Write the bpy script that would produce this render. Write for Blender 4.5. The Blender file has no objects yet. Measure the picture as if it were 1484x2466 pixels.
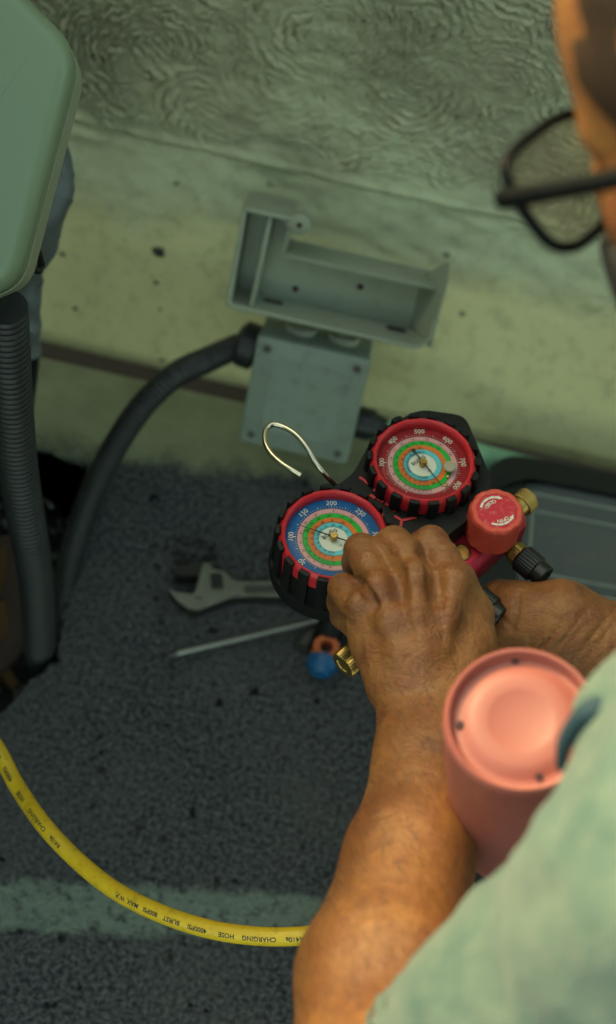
import bpy, bmesh, math, random
import numpy as np
from mathutils import Vector, Matrix, Quaternion, noise as mnoise

S = bpy.context.scene
C = S.collection
random.seed(7)
rng = np.random.default_rng(7)
rad = math.radians

# ------------------------------------------------------------------ camera
CAM = Vector((0.0, 0.0, 1.2))
PITCH, ROLL = rad(57.0), rad(12.6)
FWD = Vector((0, math.cos(PITCH), -math.sin(PITCH)))
UP0 = Vector((0, math.sin(PITCH), math.cos(PITCH)))
RT0 = Vector((1, 0, 0))
RC = RT0 * math.cos(ROLL) + UP0 * math.sin(ROLL)
UC = UP0 * math.cos(ROLL) - RT0 * math.sin(ROLL)
FPX = 3424.0
camd = bpy.data.cameras.new('camera')
cam = bpy.data.objects.new('camera', camd)
C.objects.link(cam)
camd.sensor_fit = 'VERTICAL'
camd.sensor_height = 36.0
camd.sensor_width = 24.0
camd.lens = 50.0
camd.clip_start = 0.05
camd.clip_end = 400
cam.matrix_world = Matrix((
    (RC.x, UC.x, -FWD.x, CAM.x), (RC.y, UC.y, -FWD.y, CAM.y),
    (RC.z, UC.z, -FWD.z, CAM.z), (0, 0, 0, 1)))
camd.dof.use_dof = True
camd.dof.focus_distance = 0.915
camd.dof.aperture_fstop = 4.6
S.camera = cam

# ------------------------------------------------------------------ light
SUN_EL, SUN_AZ = 34.0, -50.0            # azimuth measured from +Y towards +X
w = bpy.data.worlds.new('World')
S.world = w
w.use_nodes = True
nt = w.node_tree
bg = nt.nodes['Background']
sky = nt.nodes.new('ShaderNodeTexSky')
sky.sky_type = 'NISHITA'
sky.sun_disc = False
sky.sun_elevation = rad(SUN_EL)
sky.sun_rotation = rad(SUN_AZ)
sky.dust_density = 4.0
sky.ozone_density = 0.6
tint = nt.nodes.new('ShaderNodeMixRGB')
tint.blend_type = 'MULTIPLY'
tint.inputs[0].default_value = 1.0
tint.inputs[2].default_value = (1.0, 0.98, 0.62, 1)
nt.links.new(sky.outputs[0], tint.inputs[1])
nt.links.new(tint.outputs[0], bg.inputs['Color'])
bg.inputs['Strength'].default_value = 0.15
sund = bpy.data.lights.new('sun', 'SUN')
sund.energy = 0.43
sund.angle = rad(2.5)
sund.color = (1.0, 0.80, 0.46)
sun = bpy.data.objects.new('sun', sund)
C.objects.link(sun)
sdir = Vector((math.sin(rad(SUN_AZ)) * math.cos(rad(SUN_EL)),
               math.cos(rad(SUN_AZ)) * math.cos(rad(SUN_EL)), math.sin(rad(SUN_EL))))
sun.rotation_euler = sdir.to_track_quat('Z', 'Y').to_euler()
S.view_settings.view_transform = 'Standard'
S.view_settings.look = 'None'
S.view_settings.exposure = 2.22
S.view_settings.gamma = 1.0
S.view_settings.use_curve_mapping = False
S.render.engine = 'CYCLES'
S.cycles.use_denoising = True
S.cycles.max_bounces = 8

# ------------------------------------------------------------------ helpers
def ray(u, v):
    x = (u - 742.0) / FPX
    y = -(v - 1232.5) / FPX
    return FWD + RC * x + UC * y

def at(u, v, d):                        # a point at distance d along the optical axis
    return CAM + ray(u, v) * d

def atz(u, v, z):                       # where the sight line meets height z
    r = ray(u, v)
    return CAM + r * ((z - CAM.z) / r.z)

def aty(u, v, y):                       # where the sight line meets the plane Y = y
    r = ray(u, v)
    return CAM + r * ((y - CAM.y) / r.y)

def mpx(px, d):                         # pixels to metres at distance d
    return px * d / FPX

def link(name, me, parent=None, mat=None):
    o = bpy.data.objects.new(name, me)
    C.objects.link(o)
    if parent is not None:
        o.parent = parent
    if mat is not None and me is not None and len(me.materials) == 0:
        me.materials.append(mat)
    return o

def obj(name, bm, mat=None, parent=None, smooth=True, xf=None):
    bmesh.ops.recalc_face_normals(bm, faces=bm.faces)
    if xf is not None:
        bm.transform(xf)
    me = bpy.data.meshes.new(name)
    bm.to_mesh(me)
    bm.free()
    if smooth:
        me.shade_smooth()
        try:
            me.set_sharp_from_angle(angle=rad(38))
        except Exception:
            pass
    return link(name, me, parent, mat)

def tag(o, label=None, cat=None, group=None, kind=None):
    if label: o['label'] = label
    if cat: o['category'] = cat
    if group: o['group'] = group
    if kind: o['kind'] = kind
    return o

def empty(name, loc, label, cat, group=None):
    o = bpy.data.objects.new(name, None)
    C.objects.link(o)
    o.location = loc
    o.empty_display_size = 0.02
    tag(o, label, cat, group)
    bpy.context.view_layer.update()
    return o

def inv(o):
    return Matrix.Translation(-o.location)

def frame(o, ex, ey, ez):
    m = Matrix(((ex.x, ey.x, ez.x, o.x), (ex.y, ey.y, ez.y, o.y), (ex.z, ey.z, ez.z, o.z), (0, 0, 0, 1)))
    return m

def lathe(prof, n=48, bm=None, m=None, close=False, mod=None, caps=True):
    bm = bm or bmesh.new()
    rings = []
    for (r, z) in prof:
        ring = []
        for i in range(n):
            a = 2 * math.pi * i / n
            rr = r * (mod(a, z) if mod else 1.0)
            p = Vector((rr * math.cos(a), rr * math.sin(a), z))
            ring.append(bm.verts.new(m @ p if m else p))
        rings.append(ring)
    for a, b in zip(rings[:-1], rings[1:]):
        for i in range(n):
            j = (i + 1) % n
            bm.faces.new((a[i], a[j], b[j], b[i]))
    if not close and caps:
        for ring, rev in ((rings[0], True), (rings[-1], False)):
            try:
                bm.faces.new(ring[::-1] if rev else ring)
            except ValueError:
                pass
    elif close:
        a, b = rings[-1], rings[0]
        for i in range(n):
            j = (i + 1) % n
            bm.faces.new((a[i], a[j], b[j], b[i]))
    return bm

def crom(pts, n=8):
    out = []
    P = [pts[0] * 2 - pts[1]] + list(pts) + [pts[-1] * 2 - pts[-2]]
    for i in range(1, len(P) - 2):
        p0, p1, p2, p3 = P[i - 1], P[i], P[i + 1], P[i + 2]
        for k in range(n):
            t = k / n
            out.append(0.5 * ((2 * p1) + (p2 - p0) * t + (2 * p0 - 5 * p1 + 4 * p2 - p3) * t * t
                              + (3 * p1 - p0 - 3 * p2 + p3) * t ** 3))
    out.append(P[-2].copy())
    return out

def frames(pts):
    T = []
    for i in range(len(pts)):
        a, b = pts[max(i - 1, 0)], pts[min(i + 1, len(pts) - 1)]
        T.append((b - a).normalized())
    ref = Vector((0, 0, 1)) if abs(T[0].z) < 0.9 else Vector((1, 0, 0))
    N = [(ref - T[0] * ref.dot(T[0])).normalized()]
    for i in range(1, len(pts)):
        n = N[-1] - T[i] * N[-1].dot(T[i])
        N.append(n.normalized())
    return T, N

def tube(pts, r, n=12, bm=None, caps=True):
    bm = bm or bmesh.new()
    T, N = frames(pts)
    rings = []
    for i, p in enumerate(pts):
        rr = r(i / (len(pts) - 1)) if callable(r) else (r[i] if isinstance(r, (list, tuple)) else r)
        B = T[i].cross(N[i])
        rings.append([bm.verts.new(p + (N[i] * math.cos(a) + B * math.sin(a)) * rr)
                      for a in [2 * math.pi * k / n for k in range(n)]])
    for a, b in zip(rings[:-1], rings[1:]):
        for i in range(n):
            j = (i + 1) % n
            bm.faces.new((a[i], a[j], b[j], b[i]))
    if caps:
        bm.faces.new(rings[0][::-1])
        bm.faces.new(rings[-1])
    return bm

def box(lo, hi, bm=None, bev=0.0, m=None, seg=2):
    b = bmesh.new()
    bmesh.ops.create_cube(b, size=1.0)
    lo, hi = Vector(lo), Vector(hi)
    for v in b.verts:
        v.co = Vector(((lo[k] + hi[k]) / 2 + v.co[k] * (hi[k] - lo[k]) for k in range(3)))
    if bev > 0:
        bmesh.ops.bevel(b, geom=b.edges[:], offset=bev, segments=seg, affect='EDGES', profile=0.5)
    if m is not None:
        b.transform(m)
    if bm is None:
        return b
    merge(bm, b)
    return bm

def merge(bm, b):
    b.verts.index_update()
    vs = [bm.verts.new(v.co) for v in b.verts]
    for f in b.faces:
        try:
            nf = bm.faces.new([vs[v.index] for v in f.verts])
            nf.smooth = f.smooth
        except ValueError:
            pass
    b.free()
    return bm

def prism(poly, z0, z1, bm=None, bev=0.0, seg=3, m=None):
    b = bmesh.new()
    lo = [b.verts.new((p[0], p[1], z0)) for p in poly]
    hi = [b.verts.new((p[0], p[1], z1)) for p in poly]
    n = len(poly)
    b.faces.new(lo[::-1])
    b.faces.new(hi)
    for i in range(n):
        j = (i + 1) % n
        b.faces.new((lo[i], lo[j], hi[j], hi[i]))
    bmesh.ops.recalc_face_normals(b, faces=b.faces)
    if bev > 0:
        ed = [e for e in b.edges if (e.verts[0].co.z == z1 and e.verts[1].co.z == z1)]
        bmesh.ops.bevel(b, geom=ed, offset=bev, segments=seg, affect='EDGES', profile=0.5)
    if m is not None:
        b.transform(m)
    if bm is None:
        return b
    return merge(bm, b)

def round_poly(poly, r, n=6):
    out = []
    N = len(poly)
    for i in range(N):
        p = Vector(poly[i]).to_2d() if len(poly[i]) > 2 else Vector(poly[i])
        a = Vector(poly[i - 1][:2]); c = Vector(poly[(i + 1) % N][:2])
        rr = r[i] if isinstance(r, (list, tuple)) else r
        d1, d2 = (a - p).normalized(), (c - p).normalized()
        t = min(rr, (a - p).length * 0.49, (c - p).length * 0.49)
        for k in range(n + 1):
            s = k / n
            q0 = p + d1 * t * (1 - s)
            q1 = p + d2 * t * s
            q = q0 * (1 - s) + q1 * s
            q = (p + d1 * t) * (1 - s) ** 2 + p * 2 * s * (1 - s) + (p + d2 * t) * s ** 2
            out.append((q.x, q.y))
    return out

def text_bm(txt, size=1.0, bold=False, align='CENTER'):
    cu = bpy.data.curves.new('txt', 'FONT')
    cu.body = txt
    cu.size = size
    cu.align_x = align
    cu.align_y = 'CENTER'
    cu.resolution_u = 3
    if bold:
        cu.offset = size * 0.018
    o = bpy.data.objects.new('txt', cu)
    C.objects.link(o)
    bpy.context.view_layer.update()
    dg = bpy.context.evaluated_depsgraph_get()
    me = bpy.data.meshes.new_from_object(o.evaluated_get(dg))
    bm = bmesh.new()
    bm.from_mesh(me)
    bpy.data.objects.remove(o)
    bpy.data.meshes.remove(me)
    bpy.data.curves.remove(cu)
    return bm

# ------------------------------------------------------------------ materials
def new_mat(name):
    m = bpy.data.materials.new(name)
    m.use_nodes = True
    n = m.node_tree.nodes
    return m, m.node_tree, n['Principled BSDF']

def mixc(nt, fac, a, b):
    mx = nt.nodes.new('ShaderNodeMixRGB')
    for inp, v in ((0, fac), (1, a), (2, b)):
        if hasattr(v, 'is_linked') or hasattr(v, 'links'):
            nt.links.new(v, mx.inputs[inp])
        elif isinstance(v, (int, float)):
            mx.inputs[inp].default_value = v
        else:
            mx.inputs[inp].default_value = (*v, 1)
    return mx.outputs[0]

def coords(nt, kind='Object', scale=(1, 1, 1)):
    tc = nt.nodes.new('ShaderNodeTexCoord')
    mp = nt.nodes.new('ShaderNodeMapping')
    mp.inputs['Scale'].default_value = scale
    nt.links.new(tc.outputs[kind], mp.inputs[0])
    return mp.outputs[0]

def noise(nt, vec, scale, detail=4, rough=0.55, dist=0.0):
    n = nt.nodes.new('ShaderNodeTexNoise')
    n.inputs['Scale'].default_value = scale
    n.inputs['Detail'].default_value = detail
    n.inputs['Roughness'].default_value = rough
    n.inputs['Distortion'].default_value = dist
    nt.links.new(vec, n.inputs['Vector'])
    return n.outputs['Fac']

def ramp(nt, fac, a, b, ca=(0, 0, 0), cb=(1, 1, 1)):
    r = nt.nodes.new('ShaderNodeValToRGB')
    r.color_ramp.elements[0].position = a
    r.color_ramp.elements[1].position = b
    r.color_ramp.elements[0].color = (*ca, 1)
    r.color_ramp.elements[1].color = (*cb, 1)
    nt.links.new(fac, r.inputs[0])
    return r.outputs[0]

def mth(nt, op, a, b=None):
    n = nt.nodes.new('ShaderNodeMath')
    n.operation = op
    for i, v in enumerate((a, b)):
        if v is None: continue
        if isinstance(v, (int, float)):
            n.inputs[i].default_value = v
        else:
            nt.links.new(v, n.inputs[i])
    return n.outputs[0]

def bump(nt, h, bsdf, strength, dist=0.001, prev=None):
    b = nt.nodes.new('ShaderNodeBump')
    b.inputs['Strength'].default_value = strength
    b.inputs['Distance'].default_value = dist
    nt.links.new(h, b.inputs['Height'])
    if prev is not None:
        nt.links.new(prev, b.inputs['Normal'])
    nt.links.new(b.outputs[0], bsdf.inputs['Normal'])
    return b.outputs[0]

def simple(name, col, rough=0.5, metal=0.0, var=0.12, nscale=60, bmp=0.0, bscale=400, spec=0.5, dirt=None, dscale=35, damt=0.35, coat=0):
    m, nt, b = new_mat(name)
    v = coords(nt)
    n1 = noise(nt, v, nscale, 5)
    c = mixc(nt, n1, tuple(x * (1 - var) for x in col), tuple(min(x * (1 + var), 1) for x in col))
    if dirt:
        n2 = noise(nt, v, dscale, 8, 0.7)
        f = ramp(nt, n2, 0.52, 0.75)
        c = mixc(nt, mth(nt, 'MULTIPLY', f, damt), c, dirt)
    nt.links.new(c, b.inputs['Base Color'])
    rn = mth(nt, 'ADD', mth(nt, 'MULTIPLY', noise(nt, v, nscale * 2.3, 6), 0.25), rough - 0.125)
    nt.links.new(rn, b.inputs['Roughness'])
    b.inputs['Metallic'].default_value = metal
    b.inputs['Specular IOR Level'].default_value = spec
    b.inputs['Coat Weight'].default_value = coat
    if bmp > 0:
        bump(nt, noise(nt, v, bscale, 6, 0.6), b, bmp)
    return m

M = {}
M['black_rubber'] = simple('black_rubber', (0.006, 0.0065, 0.007), 0.55, spec=0.22, var=0.2, bmp=0.12, bscale=900, dirt=(0.035, 0.035, 0.03), dscale=90, damt=0.3)
M['red_housing'] = simple('red_housing', (0.55, 0.02, 0.03), 0.38, var=0.08)
M['red_metal'] = simple('red_metal', (0.48, 0.018, 0.055), 0.42, metal=0.35, var=0.12, bmp=0.08, bscale=1400, dirt=(0.5, 0.12, 0.12), dscale=160, damt=0.25)
M['red_knob'] = simple('red_knob', (0.60, 0.075, 0.05), 0.45, metal=0.25, var=0.12, bmp=0.1, bscale=1200, dirt=(0.7, 0.35, 0.25), dscale=200, damt=0.25)
M['blue_knob'] = simple('blue_knob', (0.03, 0.12, 0.45), 0.4, metal=0.3)
M['red_disc'] = simple('red_disc', (0.50, 0.008, 0.03), 0.35, var=0.05, dirt=(0.75, 0.35, 0.3), dscale=260, damt=0.5)
M['brass'] = simple('brass', (0.44, 0.29, 0.09), 0.36, metal=1.0, var=0.2, nscale=120, dirt=(0.25, 0.15, 0.05), dscale=140, damt=0.5)
M['steel_wire'] = simple('steel_wire', (0.62, 0.55, 0.42), 0.2, metal=1.0, var=0.15, dirt=(0.3, 0.2, 0.1), dscale=90, damt=0.4)
M['white_print'] = simple('white_print', (0.68, 0.68, 0.6), 0.6, var=0.05)
M['black_print'] = simple('black_print', (0.015, 0.015, 0.015), 0.6, var=0.05)
M['dial_blue'] = simple('dial_blue', (0.008, 0.10, 0.31), 0.5, spec=0.12, var=0.05)
M['dial_red'] = simple('dial_red', (0.26, 0.012, 0.02), 0.5, spec=0.12, var=0.05)
M['dial_pink'] = simple('dial_pink', (0.66, 0.34, 0.36), 0.6, spec=0.12, var=0.04)
M['dial_green'] = simple('dial_green', (0.02, 0.40, 0.05), 0.6, spec=0.12, var=0.04)
M['dial_orange'] = simple('dial_orange', (0.66, 0.17, 0.035), 0.6, spec=0.12, var=0.04)
M['dial_cyan'] = simple('dial_cyan', (0.12, 0.52, 0.60), 0.6, spec=0.12, var=0.04)
M['dial_white'] = simple('dial_white', (0.66, 0.68, 0.60), 0.6, spec=0.12, var=0.04)
M['red_accent'] = simple('red_accent', (0.45, 0.02, 0.03), 0.5)
M['black_plastic'] = simple('black_plastic', (0.006, 0.007, 0.008), 0.4, var=0.15, bmp=0.05, bscale=700)
M['yellow_hose'] = simple('yellow_hose', (0.62, 0.40, 0.012), 0.42, var=0.14, nscale=80, dirt=(0.12, 0.08, 0.015), dscale=120, damt=0.6)
M['grey_conduit'] = simple('grey_conduit', (0.013, 0.0155, 0.017), 0.5, var=0.15, dirt=(0.06, 0.06, 0.05), dscale=60, damt=0.35)
M['grey_box'] = simple('grey_box', (0.185, 0.225, 0.185), 0.5, var=0.06, bmp=0.05, dirt=(0.05, 0.055, 0.05), dscale=75, damt=0.55)
M['grey_trunk'] = simple('grey_trunk', (0.25, 0.275, 0.205), 0.5, var=0.08, dirt=(0.12, 0.11, 0.07), dscale=40, damt=0.4)
M['white_case'] = simple('white_case', (0.145, 0.195, 0.115), 0.35, var=0.03, nscale=9, dirt=(0.2, 0.2, 0.15), dscale=25, damt=0.15)
M['white_rim'] = simple('white_rim', (0.26, 0.28, 0.19), 0.4, var=0.05)
M['tape'] = simple('tape', (0.085, 0.098, 0.10), 0.45, var=0.4, nscale=30, bmp=0.5, bscale=60, dirt=(0.08, 0.07, 0.05), dscale=25, damt=0.5)
M['knockout'] = simple('knockout', (0.34, 0.36, 0.28), 0.6, dirt=(0.08, 0.08, 0.06), dscale=90, damt=0.6)
M['screw_dark'] = simple('screw_dark', (0.07, 0.065, 0.06), 0.5, metal=0.6)
M['steel'] = simple('steel', (0.23, 0.23, 0.21), 0.36, metal=1.0, var=0.25, dirt=(0.12, 0.1, 0.08), dscale=70, damt=0.5)
M['steel_shaded'] = simple('steel_shaded', (0.045, 0.042, 0.038), 0.5, metal=0.8, var=0.3)  # shade of the jaw's turned-away face put into a darker steel
M['orange_grip'] = simple('orange_grip', (0.50, 0.10, 0.02), 0.5)
M['blue_grip'] = simple('blue_grip', (0.005, 0.075, 0.20), 0.4)
M['pale_pipe'] = simple('pale_pipe', (0.22, 0.42, 0.26), 0.5, var=0.12, nscale=20, dirt=(0.2, 0.2, 0.14), dscale=30, damt=0.4)
M['pink_can'] = simple('pink_can', (0.36, 0.106, 0.088), 0.5, var=0.03, nscale=20)
M['can_hole'] = simple('can_hole', (0.03, 0.01, 0.015), 0.8)
M['navy'] = simple('navy', (0.012, 0.04, 0.06), 0.8, bmp=0.3, bscale=900)
M['glasses'] = simple('glasses', (0.003, 0.004, 0.005), 0.5, spec=0.12, var=0.1)
M['glasses_in'] = simple('glasses_in', (0.05, 0.015, 0.018), 0.35, var=0.1)
M['hair'] = simple('hair', (0.030, 0.012, 0.005), 0.6, var=0.5, nscale=200, bmp=0.6, bscale=500)
M['mask_cloth'] = simple('mask_cloth', (0.008, 0.009, 0.011), 0.85, bmp=0.2)
M['trouser'] = simple('trouser', (0.012, 0.014, 0.02), 0.9, var=0.2, bmp=0.3, bscale=500)
M['shoe'] = simple('shoe', (0.03, 0.025, 0.02), 0.6)
M['stone'] = simple('stone', (0.32, 0.30, 0.24), 0.8, var=0.3, nscale=90, bmp=0.5, bscale=200)
M['brick'] = simple('brick', (0.055, 0.030, 0.022), 0.9, var=0.25, nscale=70, bmp=0.6, bscale=160)
M['leaf'] = simple('leaf', (0.15, 0.075, 0.018), 0.6, var=0.3, nscale=60)
M['dirt'] = simple('dirt', (0.018, 0.017, 0.015), 0.95, var=0.5, nscale=120, bmp=0.8, bscale=200)
M['groove'] = simple('groove', (0.075, 0.055, 0.045), 0.9, var=0.3, nscale=50, bmp=0.5, bscale=200)
M['conduit_black'] = simple('conduit_black', (0.01, 0.011, 0.012), 0.45)

def glass_mat(name, tintc=(1, 1, 1), rough=0.03, ior=1.45, gain=1.0, smudge=0.10, haze=0.0):
    m = bpy.data.materials.new(name)
    m.use_nodes = True
    nt = m.node_tree
    nt.nodes.clear()
    out = nt.nodes.new('ShaderNodeOutputMaterial')
    tr = nt.nodes.new('ShaderNodeBsdfTransparent')
    tr.inputs[0].default_value = (*tintc, 1)
    gl = nt.nodes.new('ShaderNodeBsdfGlossy')
    gl.inputs['Roughness'].default_value = rough
    fr = nt.nodes.new('ShaderNodeFresnel')
    fr.inputs[0].default_value = ior
    v = coords(nt)
    sm = mth(nt, 'MULTIPLY', noise(nt, v, 60, 6, 0.7), smudge)
    f = mth(nt, 'ADD', mth(nt, 'MULTIPLY', fr.outputs[0], gain), sm)
    mx = nt.nodes.new('ShaderNodeMixShader')
    nt.links.new(f, mx.inputs[0])
    nt.links.new(tr.outputs[0], mx.inputs[1])
    nt.links.new(gl.outputs[0], mx.inputs[2])
    if haze > 0:                        # pale lens haze painted in as a diffuse colour layer
        df = nt.nodes.new('ShaderNodeBsdfDiffuse'); df.inputs[0].default_value = (0.45, 0.42, 0.30, 1)
        m2 = nt.nodes.new('ShaderNodeMixShader')
        nt.links.new(mth(nt, 'MULTIPLY', noise(nt, v, 35, 4, 0.6), haze * 2), m2.inputs[0])
        nt.links.new(mx.outputs[0], m2.inputs[1]); nt.links.new(df.outputs[0], m2.inputs[2])
        nt.links.new(m2.outputs[0], out.inputs[0])
    else:
        nt.links.new(mx.outputs[0], out.inputs[0])
    return m
M['gauge_glass'] = glass_mat('gauge_glass', (0.98, 0.98, 0.97), 0.08, 1.25, 0.35, 0.003)
M['lens_glass'] = glass_mat('lens_glass', (0.86, 0.82, 0.72), 0.05, 1.45, 1.0, 0.10, 0.16)

# cloudy polypropylene lid
def cloudy():
    m, nt, b = new_mat('cloudy_lid')
    v = coords(nt)
    c = mixc(nt, noise(nt, v, 14, 7, 0.7), (0.10, 0.115, 0.12), (0.17, 0.18, 0.17))
    nt.links.new(c, b.inputs['Base Color'])
    b.inputs['Roughness'].default_value = 0.3
    b.inputs['Alpha'].default_value = 0.6
    return m
M['cloudy_lid'] = cloudy()

# skin: tanned, mottled, with sun spots, creases and pores
def skin_mat():
    m, nt, b = new_mat('skin')
    v = coords(nt)
    n1 = noise(nt, v, 24, 6, 0.65)
    n2 = noise(nt, v, 70, 6, 0.7, 0.8)
    n3 = noise(nt, v, 190, 4, 0.6)
    c = mixc(nt, ramp(nt, n1, 0.34, 0.66), (0.180, 0.062, 0.018), (0.300, 0.128, 0.037))
    c = mixc(nt, mth(nt, 'MULTIPLY', ramp(nt, n2, 0.47, 0.66), 0.60), c, (0.19, 0.055, 0.022))
    c = mixc(nt, mth(nt, 'MULTIPLY', ramp(nt, n3, 0.56, 0.70), 0.50), c, (0.120, 0.045, 0.024))
    n4 = noise(nt, coords(nt, 'Object', (1, 1, 1)), 46, 3, 0.5)
    c = mixc(nt, mth(nt, 'MULTIPLY', ramp(nt, n4, 0.63, 0.70), 0.55), c, (0.10, 0.034, 0.020))
    nt.links.new(c, b.inputs['Base Color'])
    nt.links.new(mth(nt, 'ADD', mth(nt, 'MULTIPLY', n2, 0.3), 0.34), b.inputs['Roughness'])
    b.inputs['Subsurface Weight'].default_value = 0.06
    b.inputs['Subsurface Radius'].default_value = (0.004, 0.0015, 0.0008)
    b.inputs['Subsurface Scale'].default_value = 0.5
    p = bump(nt, noise(nt, v, 70, 5, 0.6, 1.5), b, 0.40, 0.004)
    p = bump(nt, noise(nt, coords(nt, 'Object', (110, 320, 110)), 1.0, 4, 0.6, 1.0), b, 0.55, 0.0016, p)
    vc = nt.nodes.new('ShaderNodeTexVoronoi')
    vc.feature = 'DISTANCE_TO_EDGE'
    vc.inputs['Scale'].default_value = 430
    nt.links.new(v, vc.inputs['Vector'])
    bump(nt, ramp(nt, vc.outputs['Distance'], 0.0, 0.12), b, 0.22, 0.0008, p)
    return m
M['skin'] = skin_mat()

def shirt_mat():
    m, nt, b = new_mat('sage_cotton')
    v = coords(nt)
    n1 = noise(nt, v, 22, 6, 0.6)
    n2 = noise(nt, v, 70, 5, 0.6)
    c = mixc(nt, ramp(nt, n1, 0.3, 0.7), (0.054, 0.104, 0.094), (0.118, 0.160, 0.132))
    c = mixc(nt, mth(nt, 'MULTIPLY', ramp(nt, n2, 0.45, 0.7), 0.35), c, (0.185, 0.21, 0.17))
    nt.links.new(c, b.inputs['Base Color'])
    b.inputs['Roughness'].default_value = 0.9
    b.inputs['Sheen Weight'].default_value = 0.2
    b.inputs['Specular IOR Level'].default_value = 0.2
    p = bump(nt, noise(nt, v, 60, 5, 0.6, 0.8), b, 0.35, 0.004)
    bump(nt, noise(nt, v, 1400, 2), b, 0.2, 0.0005, p)
    return m
M['shirt'] = shirt_mat()

# ------------------------------------------------------------------ roof floor
def line_mask(nt, v, a, b_, half, wob, soft):
    """1 inside a strip of half width `half` round the ground line a-b"""
    d = (b_ - a); d = Vector((d.x, d.y, 0)).normalized()
    n = Vector((-d.y, d.x, 0))
    dot = nt.nodes.new('ShaderNodeVectorMath'); dot.operation = 'DOT_PRODUCT'
    nt.links.new(v, dot.inputs[0]); dot.inputs[1].default_value = n
    dist = mth(nt, 'SUBTRACT', dot.outputs['Value'], n.dot(a))
    wn = mth(nt, 'MULTIPLY', mth(nt, 'SUBTRACT', noise(nt, v, 28, 7, 0.7), 0.5), wob)
    ad = mth(nt, 'ADD', mth(nt, 'ABSOLUTE', dist), wn)
    return ramp(nt, mth(nt, 'MULTIPLY', ad, 10), (half - soft) * 10, (half + soft) * 10, (1, 1, 1), (0, 0, 0))

def floor_mat():
    m, nt, b = new_mat('granulated_roofing')
    v = coords(nt)
    g = noise(nt, v, 230, 4, 0.7)
    g2 = noise(nt, v, 95, 5, 0.65)
    big = noise(nt, v, 6, 6, 0.6)
    c = mixc(nt, ramp(nt, g, 0.38, 0.66), (0.006, 0.008, 0.010), (0.172, 0.174, 0.172))
    c = mixc(nt, mth(nt, 'MULTIPLY', ramp(nt, g2, 0.50, 0.66, (1, 1, 1), (0, 0, 0)), 0.35), c, (0.030, 0.033, 0.040))
    c = mixc(nt, mth(nt, 'MULTIPLY', ramp(nt, big, 0.42, 0.65), 0.45), c, (0.105, 0.098, 0.090))
    spk = noise(nt, v, 55, 3, 0.5)
    c = mixc(nt, ramp(nt, spk, 0.66, 0.70), c, (0.010, 0.011, 0.013))
    # old pale paint strip
    strip = line_mask(nt, v, atz(0, 2178, 0), atz(743, 2210, 0), 0.020, 0.030, 0.004)
    holes = ramp(nt, noise(nt, v, 75, 8, 0.75), 0.38, 0.50)
    sm = mth(nt, 'MULTIPLY', mth(nt, 'MULTIPLY', strip, holes), 0.75)
    pc = mixc(nt, g, (0.15, 0.19, 0.155), (0.27, 0.31, 0.24))
    c = mixc(nt, sm, c, pc)
    # wall paint slopped over the floor edge
    sep = nt.nodes.new('ShaderNodeSeparateXYZ'); nt.links.new(v, sep.inputs[0])
    wn = mth(nt, 'MULTIPLY', mth(nt, 'SUBTRACT', noise(nt, v, 22, 8, 0.75), 0.5), 0.10)
    yy = mth(nt, 'ADD', mth(nt, 'ADD', sep.outputs['Y'], wn), mth(nt, 'MULTIPLY', sep.outputs['X'], -0.10))
    wm = ramp(nt, mth(nt, 'MULTIPLY', mth(nt, 'SUBTRACT', yy, 0.7), 4), (0.806 - 0.7) * 4, (0.830 - 0.7) * 4)
    wc = mixc(nt, noise(nt, v, 18, 6, 0.65), (0.13, 0.145, 0.085), (0.36, 0.38, 0.24))
    c = mixc(nt, wm, c, wc)
    nt.links.new(c, b.inputs['Base Color'])
    b.inputs['Roughness'].default_value = 0.9
    b.inputs['Specular IOR Level'].default_value = 0.08
    h = mth(nt, 'ADD', g, mth(nt, 'MULTIPLY', g2, 0.8))
    bump(nt, h, b, 0.8, 0.004)
    return m
M['floor'] = floor_mat()

WALL_Y = 0.925
# hole outline (image left), dug through the roofing down to the screed
pit = [atz(u, v, 0) for u, v in ((-260, 1120), (20, 1075), (120, 1090), (215, 1130), (235, 1210), (205, 1300),
                                 (175, 1400), (150, 1500), (140, 1590), (75, 1640), (30, 1690), (-30, 1760), (-260, 1830))]
rp = random.Random(12)
pit2 = []
for a, b in zip(pit[:-1], pit[1:]):
    for k in range(7):
        q = a.lerp(b, k / 7)
        j = 0.0 if (a is pit[0] and k == 0) else 1.0
        pit2.append(q + Vector((rp.uniform(-.0018, .0018), rp.uniform(-.0018, .0018), 0)) * j)
pit2.append(pit[-1].copy()); pit2[-1].x = pit[0].x
pit = pit2
bm = bmesh.new()
X0, X1, Y0, Y1 = -30.0, 30.0, -30.0, WALL_Y - 0.03
pv = [bm.verts.new((p.x, p.y, 0)) for p in pit]
pb = [bm.verts.new((p.x, p.y, -0.06)) for p in pit]
XL = pit[0].x
# ring of floor round the pit: outer rectangle
lo_l = bm.verts.new((XL, Y0, 0)); hi_l = bm.verts.new((XL, Y1, 0))
lo_r = bm.verts.new((X1, Y0, 0)); hi_r = bm.verts.new((X1, Y1, 0))
bm.faces.new([lo_l, lo_r, hi_r, hi_l] + pv)
lo_x = bm.verts.new((X0, Y0, 0)); hi_x = bm.verts.new((X0, Y1, 0))
bm.faces.new([lo_x, lo_l, pv[-1], pv[0], hi_l, hi_x])
for a in range(len(pv) - 1):
    bm.faces.new([pv[a], pv[a + 1], pb[a + 1], pb[a]])
bm.faces.new([pv[-1], pv[0], pb[0], pb[-1]])
g0 = bm.verts.new((X0, Y1, -0.015)); g1 = bm.verts.new((X1, Y1, -0.015))
bm.faces.new([hi_x, hi_l, hi_r, g1, g0])
bmesh.ops.triangulate(bm, faces=bm.faces)
flo = obj('roof_floor', bm, M['floor'], smooth=False)
tag(flo, 'dark grey granular roof surface with a worn pale paint strip', None, None, 'structure')

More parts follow.
